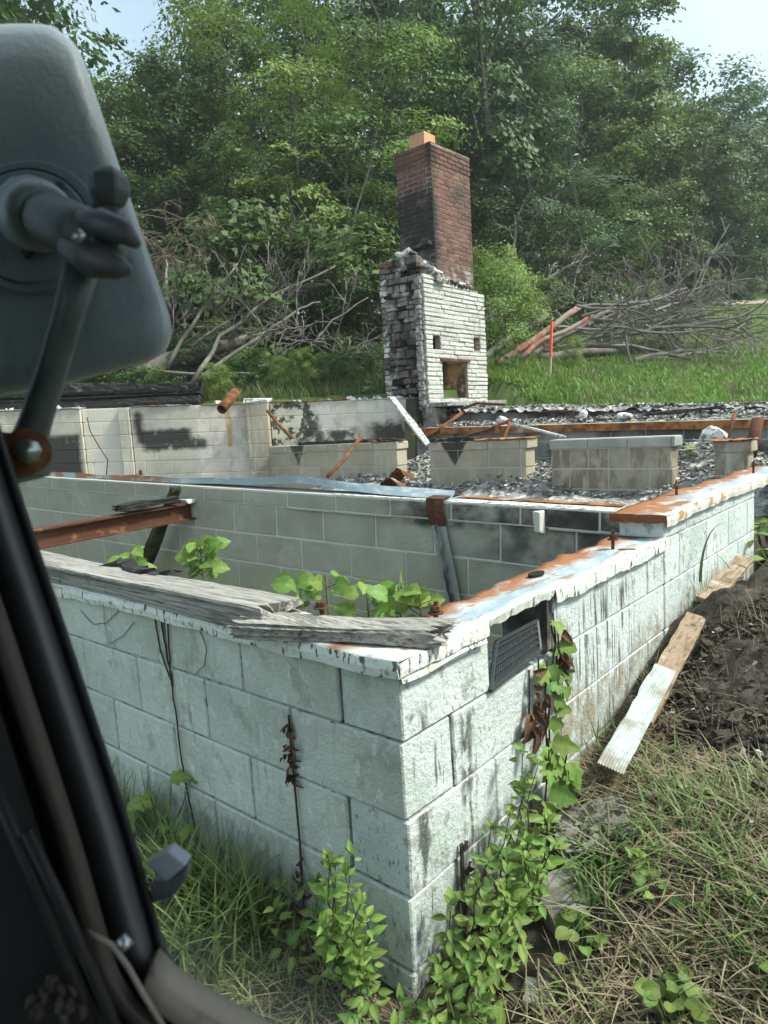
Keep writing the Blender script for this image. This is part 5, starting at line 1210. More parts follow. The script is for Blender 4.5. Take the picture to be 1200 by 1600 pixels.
blades('grass', on_ground(q[:, 0], q[:, 1]), (.06, .20), .034, 'leaf_bright', G, .6, 3, .5, (0, .6))
n_ = 5000; px = G.uniform(700, 1200, n_); d = G.uniform(9.5, 15, n_); q = CAM + (FW + RT * ((px - 600) / FL)[:, None]) * d[:, None]; k = (np.sin(q[:, 0] * 2.1 + 1) * np.sin(q[:, 1] * 1.7) > .2) & (q[:, 1] > 7.9); q = q[k]
blades('straw', on_ground(q[:, 0], q[:, 1], .0), (.10, .30), .010, 'straw', G, .6, 3, .3, (0, .7))
n_ = 16000; px = G.uniform(150, 690, n_); d = G.uniform(10.6, 15, n_); q = CAM + (FW + RT * ((px - 600) / FL)[:, None]) * d[:, None]
rel = (q[:, 0] - LW_A[0]) * LW_D[1] - (q[:, 1] - LW_A[1]) * LW_D[0]; q = q[(rel < -.3) | (q[:, 1] > 8.7)]
blades('grass', on_ground(q[:, 0], q[:, 1]), (.10, .34), .016, 'blade', G, .5, 3, .5, (0, .8))
# tall grass in front of the green wall
n_ = 750; x = -.42 - np.abs(G.normal(.12, .24, n_)); y = -.10 - np.abs(G.normal(0, .14, n_)); blades('grass', on_ground(x, y), (.10, .33), .0105, 'blade', G, .25, 5, .26, (.2, 1.2))
n_ = 2600; x = G.uniform(-1.7, .10, n_); y = -.10 - np.abs(G.normal(0, .40, n_)); blades('grass', on_ground(x, y), (.04, .13), .0065, 'blade', G, .5, 4, .35, (.1, 1))
n_ = 1500; x = G.uniform(-1.7, .3, n_); y = -.04 - np.abs(G.normal(0, .3, n_)); blades('straw', on_ground(x, y, .01), (.05, .16), .0045, 'straw', G, .4, 3, .15, (0, .8), base=1.0)
n_ = 260; x = -1.2 + G.normal(0, .22, n_); y = -.05 - np.abs(G.normal(0, .06, n_)); blades('grass', on_ground(x, y), (.10, .28), .008, 'blade', G, .25, 4, .3, (.2, 1))
# straw mat on the right bank
def bank(n, x0, x1, y0, y1): x = G.uniform(x0, x1, n); y = G.uniform(y0, y1, n); return x, y
x, y = bank(44000, .02, 1.5, -.75, 1.42); k = (x > .30 - .0 * y) | (y > .72) | (G.uniform(0, 1, len(x)) < .22); x, y = x[k], y[k]
k = ((x - .24) ** 2 / .022 + (y - .42) ** 2 / .10) > 1; x, y = x[k], y[k]
k = G.uniform(0, 1, len(y)) < np.clip(.35 + (y + .1) * .9, .16, 1); x, y = x[k], y[k]
k = (y < 1.02 + .06 * np.sin(x * 17)) | (x < .22) | (G.uniform(0, 1, len(y)) < .05); x, y = x[k], y[k]
blades('straw', on_ground(x, y, .004 + .045 * G.uniform(0, 1, len(x)) ** 2), (.03, .14), .0044, 'straw', G, .35, 3, .10, (0, 1), base=1.05)
x, y = bank(800, .34, 1.2, -.55, 1.02); blades('straw', on_ground(x, y, .03), (.10, .30), .0045, 'straw', G, .35, 5, .06, (.4, 1), base=1.0)
x, y = bank(7000, .20, 1.3, -.3, 1.02); k = (y > .35) & (np.sin(x * 13 + 2) * np.sin(y * 11) > -.25); x, y = x[k], y[k]; blades('grass', on_ground(x, y, .0), (.06, .20), .0085, 'blade', G, .6, 4, .25, (.25, 1.1), base=.35)
x, y = bank(1100, .3, 1.2, -.6, .7); blades('grass', on_ground(x, y, .0), (.06, .20), .0085, 'blade', G, .7, 4, .3, (.0, .8), base=.3)
x, y = np.maximum(MOUND_BITS[0], .1), MOUND_BITS[1]; blades('straw', on_ground(x, y, .045), (.03, .12), .0028, 'straw', G, 1.6, 3, .2, (0, .8))
x, y = bank(1500, .015, .30, .55, 1.25); blades('straw', on_ground(x, y, .01), (.05, .16), .003, 'straw', G, .5, 4, .2, (0, .8), base=.8)
for (cx, cy, n, L0, L1) in ((.05, 2.15, 46, .12, .34), (.06, 1.35, 30, .08, .2), (.045, 1.02, 26, .06, .24), (.05, 2.45, 40, .1, .3)):
    x = cx + np.abs(G.normal(0, .025, n)); y = cy + G.normal(0, .09, n); blades('grass', on_ground(np.maximum(x, .03), y, .02), (L0, L1), .007, 'blade', G, .25, 5, .25, (.3, 1))
b = MB()
pts = [Vector((.055, 2.16, -.05)) + Vector((.05 * t * t, .12 * t * t, .36 * t - .1 * t ** 3)) for t in np.linspace(0, 1.15, 9)]
b.grid([[p + Vector((-.006 * (1 - i / 9), -.006 * (1 - i / 9), 0)), p + Vector((.006 * (1 - i / 9), .006 * (1 - i / 9), 0))] for i, p in enumerate(pts)])
props(b.build('grass_blade', M['blade'], thick=.001), 'single tall arching grass blade against the white wall', 'grass blade')
for k, (pa, pb, sag_, lab) in enumerate((((.25, .16, -.52), (.40, -.05, -.62), .02, 'pale dry stalk crossing the bare soil below the concrete lumps'), ((.34, .02, -.60), (.62, -.02, -.55), .01, 'long straight dry stalk lying level near the bottom edge'), ((.42, .26, -.48), (.40, -.02, -.58), .03, 'bent dry stalk standing between the round leaves and the concrete'), ((.24, .62, -.40), (.36, .30, -.50), .015, 'grey stick slanting over the concrete lumps'))):
    a, c = Vector(pa), Vector(pb); a.z = gh(a.x, a.y) + .10; c.z = gh(c.x, c.y) + .06
    rod('dry_stalk', [a.lerp(c, t) + Vector((random.uniform(-.006, .006), random.uniform(-.006, .006), -sag_ * math.sin(t * 3.1))) for t in np.linspace(0, 1, 7)], .0035, M['straw'], lab, 'dry stalk', 5)

# ------------------------------------------------------------------ leafy plants, each leaf an object
def leaf_mesh(name, prof, mat, fold=.25, curl=.25, wavy=0.0):
    """prof: (x along 0..1, half width). One unit long."""
    V, F = [], []
    for i, (x, w) in enumerate(prof):
        z = -curl * x * x
        V += [(x, w, z + fold * w + wavy * math.sin(i * 2.1)), (x, w * .5, z + fold * w * .35), (x, 0, z), (x, -w * .5, z + fold * w * .35), (x, -w, z + fold * w - wavy * math.sin(i * 1.7))]
    n = len(prof)
    for i in range(n - 1):
        for j in range(4): F.append((i * 5 + j, i * 5 + j + 1, (i + 1) * 5 + j + 1, (i + 1) * 5 + j))
    T = [.25 + .5 * random.random() + (.12 if k % 5 in (0, 4) else (.55 if k % 5 == 2 else 0)) for k in range(len(V))]
    return mesh_np(name, V, F, mat, True, T)
OVATE = [(0, .012), (.12, .15), (.30, .24), (.50, .235), (.72, .15), (.90, .05), (1, .004)]
NARROW = [(0, .01), (.15, .11), (.38, .17), (.60, .155), (.82, .07), (1, .004)]
LOBED = [(-.08, .20), (0, .34), (.10, .44), (.20, .30), (.34, .40), (.46, .47), (.56, .26), (.74, .20), (.88, .12), (1, .01)]
GRAPE = [(-.12, .28), (0, .44), (.14, .50), (.26, .44), (.40, .52), (.54, .40), (.66, .36), (.82, .20), (.93, .10), (1, .01)]
ROUND = [(-.15, .30), (0, .44), (.25, .54), (.5, .54), (.72, .44), (.90, .26), (1, .04)]
LV = {'shrub': [leaf_mesh('leaf', OVATE, M['leaf_shrub'], f, c) for f, c in ((.3, .15), (.15, .35), (.45, .25))],
      'bright': [leaf_mesh('leaf', OVATE, M['leaf_bright'], f, c) for f, c in ((.3, .15), (.15, .3), (.4, .25))],
      'narrow': [leaf_mesh('leaf', NARROW, M['leaf_bright'], f, c) for f, c in ((.3, .2), (.2, .4))],
      'lobed': [leaf_mesh('leaf', LOBED, M['leaf_bright'], f, c, .012) for f, c in ((.2, .25), (.1, .45))],
      'lobed_dark': [leaf_mesh('leaf', LOBED, M['leaf_shrub'], f, c, .012) for f, c in ((.2, .25), (.1, .45))],
      'grape': [leaf_mesh('leaf', GRAPE, M['leaf_bright'], f, c, .02) for f, c in ((.25, .2), (.12, .35))],
      'round': [leaf_mesh('leaf', ROUND, M['leaf_shrub'], f, c, .015) for f, c in ((.15, .1), (.25, .2))],
      'dry': [leaf_mesh('dry_leaf', [(0, .05), (.2, .2), (.45, .26), (.7, .2), (.9, .12), (1, .03)], M['dry_leaf'], 1.1, 1.0, .05), leaf_mesh('dry_leaf', OVATE, M['dry_leaf'], 1.3, .7, .04)],
      'weed': [leaf_mesh('leaf', [(0, .02), (.1, .12), (.3, .22), (.55, .24), (.8, .14), (1, .01)], M['leaf_bright'], .2, .45, .01)]}
def put_leaf(kind, p, d, size, parent, face=(0, 0, 1), roll=.35, rs=random, name=None):
    """Leaf at p growing along d with its upper side towards face."""
    x = Vector(d).normalized(); f = (Vector(face) + Vector((rs.uniform(-1, 1), rs.uniform(-1, 1), rs.uniform(-1, 1))) * roll)
    y = f.cross(x); y = y.normalized() if y.length > 1e-4 else x.orthogonal().normalized(); z = x.cross(y)
    me = rs.choice(LV[kind])
    return link(name or me.name.split('.')[0], me, p, parent, Matrix((x, y, z)).transposed(), size)
def shrub(label, stems, kind, size, pair_gap, name='leafy_shrub', cat='shrub', face=(.3, -.5, .8), group=None, stem_r=.003, tipn=4, seed=1, stem_mat='stem_green', maxleaf=298, spread=1.0, start=.12):
    """stems: list of polylines; opposite leaf pairs along each."""
    rs = random.Random(seed); base = stems[0][0]; t = thing(name, tuple(base), label, cat, group); b = MB(); cnt = 0
    for st_ in stems:
        Q = [Vector(p) for p in st_]; b.tube(Q, [stem_r * (1 - .6 * i / (len(Q) - 1)) for i in range(len(Q))], 5)
        Ltot = sum((Q[i + 1] - Q[i]).length for i in range(len(Q) - 1)); s = Ltot * start; k = 0
        while s < Ltot and cnt < maxleaf - 6:
            u = s; i = 0
            while i < len(Q) - 2 and u > (Q[i + 1] - Q[i]).length: u -= (Q[i + 1] - Q[i]).length; i += 1
            tdir = (Q[i + 1] - Q[i]).normalized(); p = Q[i] + tdir * u
            a = tdir.orthogonal().normalized(); a.rotate(Matrix.Rotation(k * 1.57 + rs.uniform(-.4, .4), 3, tdir))
            for sg in (1, -1):
                if rs.random() < .08: continue
                d = (a * sg * spread + tdir * rs.uniform(.15, .6) + Vector((0, 0, rs.uniform(-.35, .15)))).normalized()
                pe = p + d * size * .22; put_leaf(kind, pe, d, size * rs.uniform(.5, 1.25) * (1.0 if s < Ltot * .8 else .7), t, face, .35, rs); cnt += 1
            s += pair_gap * rs.uniform(.75, 1.25); k += 1
        for j in range(tipn):
            if cnt >= maxleaf: break
            d = (Vector((rs.uniform(-1, 1), rs.uniform(-1, 1), rs.uniform(.2, 1.2)))).normalized(); put_leaf(kind, Q[-1], d, size * rs.uniform(.5, .85), t, face, .3, rs); cnt += 1
    b.build('stem', M[stem_mat], t); return t
rs = random.Random(31)
def sprout(x, y, h, lean, n=4, z0=None, wob=.02):
    z = gh(x, y) if z0 is None else z0
    return [(x + lean[0] * h * (i / n) ** 1.4 + rs.uniform(-wob, wob) * (i > 0), y + lean[1] * h * (i / n) ** 1.4 + rs.uniform(-wob, wob) * (i > 0), z + h * i / n) for i in range(n + 1)]
# bright shrub before the green wall near the corner
shrub('upright bright green shrub growing before the green wall, left of its corner', [sprout(-.14, -.11, .38, (-.02, -.05)), sprout(-.07, -.13, .34, (.05, -.02)), sprout(-.11, -.10, .40, (-.05, 0)), sprout(-.09, -.12, .37, (.0, -.04)), sprout(-.13, -.09, .33, (-.16, -.02)), sprout(-.08, -.10, .30, (.14, -.05)), sprout(-.10, -.13, .25, (-.25, -.12)), sprout(-.05, -.12, .22, (.16, -.10)), sprout(-.13, -.13, .36, (-.10, .02))],
      'bright', .044, .030, face=(.45, -.6, .8), seed=2, stem_mat='twig', start=.2)
shrub('low darker shrub with a bare stem left of the bright upright shrub', [sprout(-.23, -.10, .24, (-.1, 0)), sprout(-.26, -.10, .20, (-.4, -.1)), sprout(-.21, -.12, .20, (.3, -.1)), sprout(-.28, -.14, .16, (-.5, -.2))], 'shrub', .045, .034, face=(.4, -.5, .8), seed=3, stem_mat='twig')
shrub('bright low shrub right at the foot of the wall corner', [sprout(-.02, -.17, .10, (.1, -.1)), sprout(.03, -.16, .10, (.2, 0)), sprout(.01, -.22, .10, (-.1, -.2)), sprout(.08, -.16, .09, (.3, -.2))], 'bright', .044, .030, face=(.45, -.5, .8), seed=4)
shrub('dense leafy bush against the white wall below the vent hole', [sprout(.045 + .05 * rs.random(), .07 + .05 * k, .22 + .020 * k + .06 * rs.random(), (.2 * rs.random() + .02, -.12 + .25 * rs.random())) for k in range(8)] + [sprout(.11 + .03 * rs.random(), .05 + .06 * k, .17 + .05 * rs.random(), (.35 * rs.random(), -.1 + .2 * rs.random())) for k in range(6)], 'shrub', .046, .031, face=(.6, -.45, .7), seed=5, stem_mat='twig')
shrub('second leafy bush lower in front of the dense one, toward the concrete lumps', [sprout(.13 + .05 * rs.random(), .02 + .05 * k, .16 + .012 * k + .05 * rs.random(), (.3 * rs.random(), -.2 + .3 * rs.random())) for k in range(8)], 'bright', .044, .028, face=(.6, -.45, .7), seed=15, stem_mat='twig')
shrub('dense front skirt of leaves spilling low at the right of the wall corner', [sprout(.06 + .04 * k, -.10 + .04 * rs.random(), .09 + .05 * rs.random(), (.2 * rs.random(), -.3 * rs.random())) for k in range(6)] + [sprout(.09 + .045 * k, -.01 + .04 * rs.random(), .14 + .07 * rs.random(), (.2 * rs.random(), -.3 * rs.random())) for k in range(4)], 'shrub', .046, .028, face=(.5, -.5, .7), seed=6)
shrub('small bright seedling right of the leafy skirt', [sprout(.27, -.02, .10, (.1, -.1)), sprout(.29, .0, .08, (.2, .1))], 'bright', .036, .024, name='seedling', cat='seedling', face=(.4, -.4, .8), seed=7)
shrub('tiny lobed seedling between the straw and the concrete lump', [sprout(.36, .50, .07, (.1, -.1)), sprout(.37, .52, .06, (.3, .1))], 'lobed', .035, .024, name='seedling', cat='seedling', seed=8)
# lobed vine climbing out of the vent hole
def vine(name, label, stems, kinds, size, n, seed, face=(1, -.3, .4), dry=0, cat='vine', r=.003):
    rr = random.Random(seed); t = thing(name, tuple(stems[0][0]), label, cat); b = MB()
    for st_ in stems: b.tube([Vector(p) for p in st_], r, 5)
    b.build('stem', M['twig'], t)
    for k in range(n + dry):
        st_ = rr.choice(stems); i = rr.randrange(len(st_) - 1); p = Vector(st_[i]).lerp(Vector(st_[i + 1]), rr.random())
        d = Vector((rr.uniform(.15, .8), rr.uniform(-.8, .8), rr.uniform(-1.0, -.05)))
        if k < n: put_leaf(rr.choice(kinds), p + d.normalized() * .02, d, size * rr.uniform(.6, 1.15), t, face, .4, rr)
        else: put_leaf('dry', p + Vector((.015, 0, 0)), d, size * rr.uniform(.6, .95), t, face, .9, rr)
    return t
vine('climbing_vine', 'green lobed vine hanging from the vent hole down the white wall', [[(.012, .76, .14), (.03, .74, .05), (.03, .70, -.05), (.03, .68, -.16), (.04, .66, -.28)], [(.02, .70, .0), (.03, .66, -.08), (.04, .64, -.18), (.05, .62, -.30)], [(.015, .78, .1), (.03, .77, -.02), (.04, .76, -.16)]],
     ['lobed', 'lobed_dark'], .066, 22, 41)
vine('climbing_vine', 'dark leafy foot of the wall vine, large toothed leaves', [[(.04, .66, -.40), (.05, .64, -.30), (.05, .63, -.22)], [(.05, .60, -.42), (.07, .58, -.32), (.07, .60, -.24)], [(.06, .70, -.38), (.08, .70, -.28)]], ['lobed_dark', 'lobed'], .080, 24, 42)
vine('dry_vine', 'withered vine with curled brown leaves beside the vent panel', [[(.010, .60, -.0), (.02, .58, -.08), (.02, .56, -.20)], [(.01, .66, .02), (.02, .64, -.06), (.025, .62, -.16)], [(.01, .75, .10), (.03, .745, .02), (.03, .74, -.05)]], ['dry'], .07, 0, 43, dry=24)
vine('dry_vine', 'dead vine with a rust coloured leaf clump on the green wall', [[(-.405, -.006, -.02), (-.403, -.008, -.12), (-.40, -.008, -.25), (-.395, -.01, -.40), (-.39, -.02, -.58)]], ['dry'], .045, 0, 44, face=(.3, -1, .3), dry=0, r=.0035)
dv = thing('dry_leaf_clump', (-.404, -.012, -.10), 'clump of rust coloured dry leaves clinging on the green wall', 'dry leaves')
for k in range(26):
    z = rs.choice((rs.uniform(-.08, -.035), rs.uniform(-.15, -.11), rs.uniform(-.15, -.11), -.20)); put_leaf('dry', (-.404 + rs.uniform(-.012, .012), -.012 + rs.uniform(-.008, .002), z + rs.uniform(-.01, .01)), (rs.uniform(-1, 1), rs.uniform(-1, .2), rs.uniform(-1, 1)), rs.uniform(.02, .036), dv, (0, -1, .2), .8, rs)
for k in range(14): put_leaf('dry', (-.392 + rs.uniform(-.01, .01), -.018, rs.uniform(-.60, -.46)), (rs.uniform(-1, 1), rs.uniform(-1, 0), rs.uniform(-1, 1)), rs.uniform(.02, .035), dv, (0, -1, .2), .8, rs)
def wall_stem(label, stems, r=.0022, name='bare_vine'):
    t = thing(name, tuple(stems[0][0]), label, 'bare vine')
    for s in stems:
        Q = [Vector(p) for p in s]; E = []
        for i in range(len(Q) - 1):
            for u in (0, .25, .5, .75): E.append(Q[i].lerp(Q[i + 1], u) + Vector((rs.uniform(-.004, .004), rs.uniform(-.002, .0), 0)))
        b = MB(); b.tube(E + [Q[-1]], r, 4); b.build('stem', M['twig'], t)
wall_stem('dark bare vine stems running down the green wall', [[(-1.02, -.005, .165), (-1.01, -.006, .08), (-.99, -.006, -.02), (-.985, -.006, -.18), (-.97, -.006, -.36), (-.93, -.01, -.56)], [(-1.06, -.005, .165), (-1.04, -.006, .06), (-.99, -.006, -.05)], [(-.98, -.005, .165), (-.985, -.006, .08), (-.995, -.006, -.06)]], .0028)
wall_stem('thin curved tendril under the front drip edge', [[(-.80, -.005, .16), (-.77, -.006, .11), (-.79, -.006, .05), (-.85, -.006, .01)], [(-1.30, -.005, .16), (-1.40, -.006, .10), (-1.50, -.006, .08), (-1.6, -.006, .12)], [(-1.2, -.005, .13), (-1.28, -.006, .07), (-1.4, -.006, .02)]], .0014, 'thin_tendril')
t = thing('dry_vine', (.012, .20, -.6), 'short dead vine with brown leaves clinging low on the white wall', 'vine'); b = MB()
b.tube([(.012, .205, -.36), (.014, .20, -.50), (.02, .19, -.66)], .006, 5); b.build('stem', M['twig'], t)
for z in (-.35, -.42, -.43, -.49, -.5, -.58, -.60): put_leaf('dry', (.018, .205 + rs.uniform(-.01, .02), z), (.1, rs.uniform(-.3, .6), -1), rs.uniform(.035, .05), t, (1, 0, 0), .6, rs)
# large leaves rising inside the pit
def pit_plant(x, y, ztop, n, size, label, seed):
    rr = random.Random(seed); t = thing('young_vine', (x, y, -1.05), label, 'young plant'); b = MB(); Q = [(x, y, -1.05), (x + .02, y, -.5), (x, y, ztop)]
    b.tube([Vector(p) for p in Q], [.006, .005, .003], 5)
    for k in range(int(n * 1.7)):
        a = rr.uniform(0, 6.28); h = ztop - rr.uniform(0, .14); p = Vector((x, y, h)); e = p + Vector((math.cos(a), math.sin(a), .4)) * rr.uniform(.015, .06)
        b.tube([p, e], .0018, 4); put_leaf('grape', e, (math.cos(a), math.sin(a), rr.uniform(-.3, .6)), size * rr.uniform(.6, 1.1), t, (.5, -.7, .5), .4, rr)
    b.build('stem', M['stem_green'], t)
def at_y(px, py, y): q = onY(px, py, y); return float(q[0]), float(q[2])
for px, py, n, s, lab, sd_ in ((312, 872, 18, .070, 'tall bright vine leaves rising behind the long weathered timber', 1), (205, 882, 10, .06, 'small bright leaves at the foot of the leaning charred board', 2), (468, 925, 9, .062, 'bright vine leaves behind the broken timber end', 3), (508, 922, 5, .055, 'single upright leaf stalk beside the bolt on the grey board', 4), (572, 938, 9, .062, 'bright leaves behind the middle of the short grey board', 5), (622, 938, 11, .062, 'bright folded leaves left of the hanging metal strap', 6), (655, 945, 4, .045, 'small leaf spray next to the corner anchor bolt', 7)):
    x, z = at_y(px, py - 22, .34); pit_plant(x, .34, z, n, s, lab, sd_)
# broad weeds beyond the wall end and on the bank
def rosette(x, y, n, size, kind, label, up=.5, name='broadleaf_weed', cat='weed', z=None, h=.05):
    t = thing(name, (x, y, gh(x, y)), label, cat); b = MB(); z0 = gh(x, y) if z is None else z
    for k in range(n):
        a = rs.uniform(0, 6.28); e = Vector((x + math.cos(a) * size * rs.uniform(.3, 2.4), y + math.sin(a) * size * rs.uniform(.3, 2.4), z0 + rs.uniform(.4, 1.2) * h)); e.z = max(e.z, gh(e.x, e.y) + .015)
        b.tube([(x, y, z0 - .02), e], .0018, 4); put_leaf(kind, e, (math.cos(a), math.sin(a), up * rs.uniform(-.4, 1)), size * rs.uniform(.6, 1.2), t, (.1, -.4, .9), .35, rs)
    b.build('stem', M['stem_green'], t); return t
rosette(.20, 3.0, 12, .12, 'weed', 'big glossy green weed just beyond the white wall end', .6, h=.12)
rosette(.24, 3.6, 14, .15, 'weed', 'broad leaf weed in the shadow past the wall end', .8, h=.18)
rosette(-.02, 4.2, 22, .11, 'lobed_dark', 'dark leafy growth filling the gap after the wall end', .6, h=.22)
for x, y, n, s, lab in ((.56, .20, 26, .027, 'patch of round scalloped leaves low on the bank'), (.62, .05, 18, .026, 'second round leaf patch below the first near the edge'), (.31, .27, 12, .030, 'bluish round leaves between the concrete lumps'), (.46, .42, 8, .026, 'few round leaves under the straw mid bank'), (.78, .30, 14, .028, 'round leaf patch at the right picture edge'), (.40, -.06, 12, .025, 'low round leaves by the bottom of the bare soil'), (.70, .98, 9, .032, 'green weed leaves below the dirt mound')):
    rosette(x, y, int(n * 1.4), s * 1.1, 'round', lab, .3, 'round_leaf_weed', h=.085)
rosette(-1.02, -.07, 9, .075, 'lobed', 'light green weed at the left end of the tall grass', .5, h=.22)
rosette(-.78, -.10, 8, .06, 'lobed', 'small yellow green weed beside the tall grass tuft', .5, h=.12)
t = rosette(-.95, 6.1, 14, .10, 'bright', 'green seedling among the rubble behind the small pier', .6, 'seedling', 'seedling', z=.12, h=.26)
rosette(-6.0, 7.05, 10, .14, 'bright', 'bright sprig on the left wall top near the chimney', .9, 'sprig', 'sprig', z=1.15, h=.25)

# ------------------------------------------------------------------ machine cab we look out of
cab = thing('machine_cab', tuple(dep(150, 1500, .47)), 'dark blurred window frame and mirror of the machine cab', 'vehicle', kind='thing')
DG = .46
def pix(pts, d): return [Vector(dep(x, y, d)) for x, y in pts]
loop = [(-150, 150), (-60, 470), (28, 760), (105, 990), (195, 1265), (240, 1420), (262, 1490), (300, 1530), (360, 1565), (440, 1606), (620, 1700), (1150, 1960), (1560, 2080), (1700, 1900), (1720, 900), (1690, -300), (1500, -520), (500, -560), (-120, -500), (-230, -250)]
def smooth_loop(pts, k=6):
    Q = []; n = len(pts); A_ = [np.array(p, float) for p in pts]
    for i in range(n):
        p0, p1, p2, p3 = A_[i - 1], A_[i], A_[(i + 1) % n], A_[(i + 2) % n]
        for j in range(k):
            t = j / k; Q.append(.5 * ((2 * p1) + (-p0 + p2) * t + (2 * p0 - 5 * p1 + 4 * p2 - p3) * t ** 2 + (-p0 + 3 * p1 - 3 * p2 + p3) * t ** 3))
    return Q
SL = smooth_loop(loop)
cen = np.array([800, 700.])
def offset(Q, o):
    out = []; n = len(Q)
    for i in range(n):
        t = Q[(i + 1) % n] - Q[i - 1]; t = t / np.linalg.norm(t); nr = np.array([t[1], -t[0]])
        if nr @ (Q[i] - cen) < 0: nr = -nr
        out.append(Q[i] + nr * o)
    return out
def ring(name, o0, o1, d0, d1, mat, bulge=.0, dmid=None):
    """Frame bar between two outlines round the window opening, with depth and a rounded face."""
    A_, B_ = offset(SL, o0), offset(SL, o1); n = len(A_); b = MB(); prof = []
    for k in range(9):
        s = k / 8; prof.append((s, d0 - bulge * math.sin(math.pi * s)))
    P = []
    for i in range(n + 1):
        a, c = A_[i % n], B_[i % n]; row = [Vector(dep(*(a + (c - a) * s), dd)) for s, dd in prof]
        row += [Vector(dep(*c, d1)), Vector(dep(*a, d1)), row[0]]; P.append(row)
    b.grid(P); return b.build(name, mat, cab, smooth=True)
ring('rubber_seal', -2, 14, DG - .006, DG + .012, M['cab_black'], .004)
ring('pillar', 12, 82, DG - .002, DG + .05, M['grey_pillar'], .016)
ring('inner_trim', 80, 128, DG - .035, DG + .02, M['trim_brown'], .010)
ring('trim_groove', 126, 140, DG - .03, DG + .02, M['cab_black'], .0)
ring('door_panel', 138, 620, DG - .05, DG + .0, M['cab_black'], .012)
b = MB(); P = []
A_ = [(236, 1500), (262, 1528), (300, 1556), (360, 1590), (440, 1634), (620, 1730)]
for i, (x, y) in enumerate(A_): P.append([Vector(dep(x + 6, y - 12, DG - .012)), Vector(dep(x, y + 2, DG - .024)), Vector(dep(x - 6, y + 22, DG - .040)), Vector(dep(x - 14, y + 48, DG - .042))])
b.grid(P); b.build('window_sill', M['trim_tan'], cab, smooth=True, thick=.004)
b = MB(); b.prism(pix([tuple(p) for p in offset(SL, 4)], DG), tuple(FW * .003)); b.build('window_pane', M['glass'], cab)
dm_ = bpy.data.materials.new('dust on glass'); dm_.use_nodes = True; dn = dm_.node_tree; dn.nodes.clear()
do = dn.nodes.new('ShaderNodeOutputMaterial'); dx = dn.nodes.new('ShaderNodeMixShader'); dt = dn.nodes.new('ShaderNodeBsdfTransparent'); dd_ = dn.nodes.new('ShaderNodeBsdfTranslucent'); dd_.inputs[0].default_value = (.55, .57, .54, 1)
da = dn.nodes.new('ShaderNodeAttribute'); da.attribute_name = 'tint'; dg = dn.nodes.new('ShaderNodeNewGeometry'); dno = dn.nodes.new('ShaderNodeTexNoise'); dno.inputs['Scale'].default_value = 22; dno.inputs['Detail'].default_value = 6
dmu = dn.nodes.new('ShaderNodeMath'); dmu.operation = 'MULTIPLY'; dn.links.new(dg.outputs['Position'], dno.inputs['Vector']); dn.links.new(da.outputs['Fac'], dmu.inputs[0]); dn.links.new(dno.outputs['Fac'], dmu.inputs[1])
dn.links.new(dmu.outputs[0], dx.inputs[0]); dn.links.new(dt.outputs[0], dx.inputs[1]); dn.links.new(dd_.outputs[0], dx.inputs[2]); dn.links.new(dx.outputs[0], do.inputs['Surface'])
lo_ = [i for i, q in enumerate(SL) if 20 < q[0] < 1250 and q[1] > 760]; VV, TT = [], []; nb = 9
for k, i in enumerate(lo_):
    for j in range(nb):
        o_ = 4 - (150 if SL[i][1] > 1480 else 60) * j / (nb - 1); VV.append(tuple(dep(*offset(SL, o_)[i], DG - .0015))); TT.append(.42 * (1 - j / (nb - 1)) ** 1.5 * (1 if SL[i][1] > 1450 else .5))
VV = np.array(VV); FF = np.array([(a * nb + j, a * nb + j + 1, (a + 1) * nb + j + 1, (a + 1) * nb + j) for a in range(len(lo_) - 1) for j in range(nb - 1)]); cc_ = VV.mean(0)
link('dust_film', mesh_np('dust_film', VV - cc_, FF, dm_, True, TT), cc_, cab)
# latch on the seal, bent wire and ribs inside
b = MB(); b.prism(pix([(228, 1352), (262, 1330), (292, 1352), (258, 1380)], DG - .012), tuple(FW * .014)); b.build('latch', M['plastic'], cab, bevel=.002)
b = MB(); b.prism(pix([(232, 1384), (262, 1380), (292, 1354), (292, 1372), (268, 1406), (236, 1412)], DG - .008), tuple(FW * .012)); b.build('latch', M['plastic_dark'], cab, bevel=.002)
b = MB(); b.tube([dep(138, 1456, .40), dep(175, 1476, .395), dep(200, 1510, .39), dep(228, 1560, .385), dep(256, 1605, .38)], .0014, 7); b.build('wire', M['trim_tan'], cab, smooth=True)
b = MB(); b.tube([dep(188, 1466, .40), dep(200, 1482, .398)], .004, 8); b.build('clip', M['steel'], cab, smooth=True)
for pts in ([(-10, 1230), (60, 1390), (130, 1560), (150, 1620)], [(40, 1300), (95, 1410), (170, 1580), (190, 1640)]):
    b = MB(); b.tube([dep(x, y, .395) for x, y in pts], .0035, 7); b.build('panel_rib', M['cab_black'], cab, smooth=True)
b = MB()
for k in range(14):
    x, y = random.uniform(40, 130), random.uniform(1530, 1605); b.box(dep(x, y, .392), (.004, .003, .006), jit=.0015)
b.build('dust_crumbs', M['trim_brown'], cab)
# cab roof and back keep the inside dark
def world_box(name, lo, hi, mat):
    b = MB(); b.box([(l + h) / 2 for l, h in zip(lo, hi)], [h - l for l, h in zip(lo, hi)]); return b.build(name, mat, cab, bevel=.01)
Rf = Matrix((Vector(RT), Vector(FW), Vector(UP))).transposed()
for nm, c, s in (('roof_panel', (0, -.35, .62), (1.5, 1.6, .03)), ('back_panel', (0, -1.15, -.1), (1.5, .03, 1.5)), ('floor_panel', (0, -.3, -.85), (1.5, 1.5, .03))):
    b = MB(); b.box(Vector(CAM) + Rf @ Vector(c), s, Rf); b.build(nm, M['cab_black'], cab, bevel=.008)
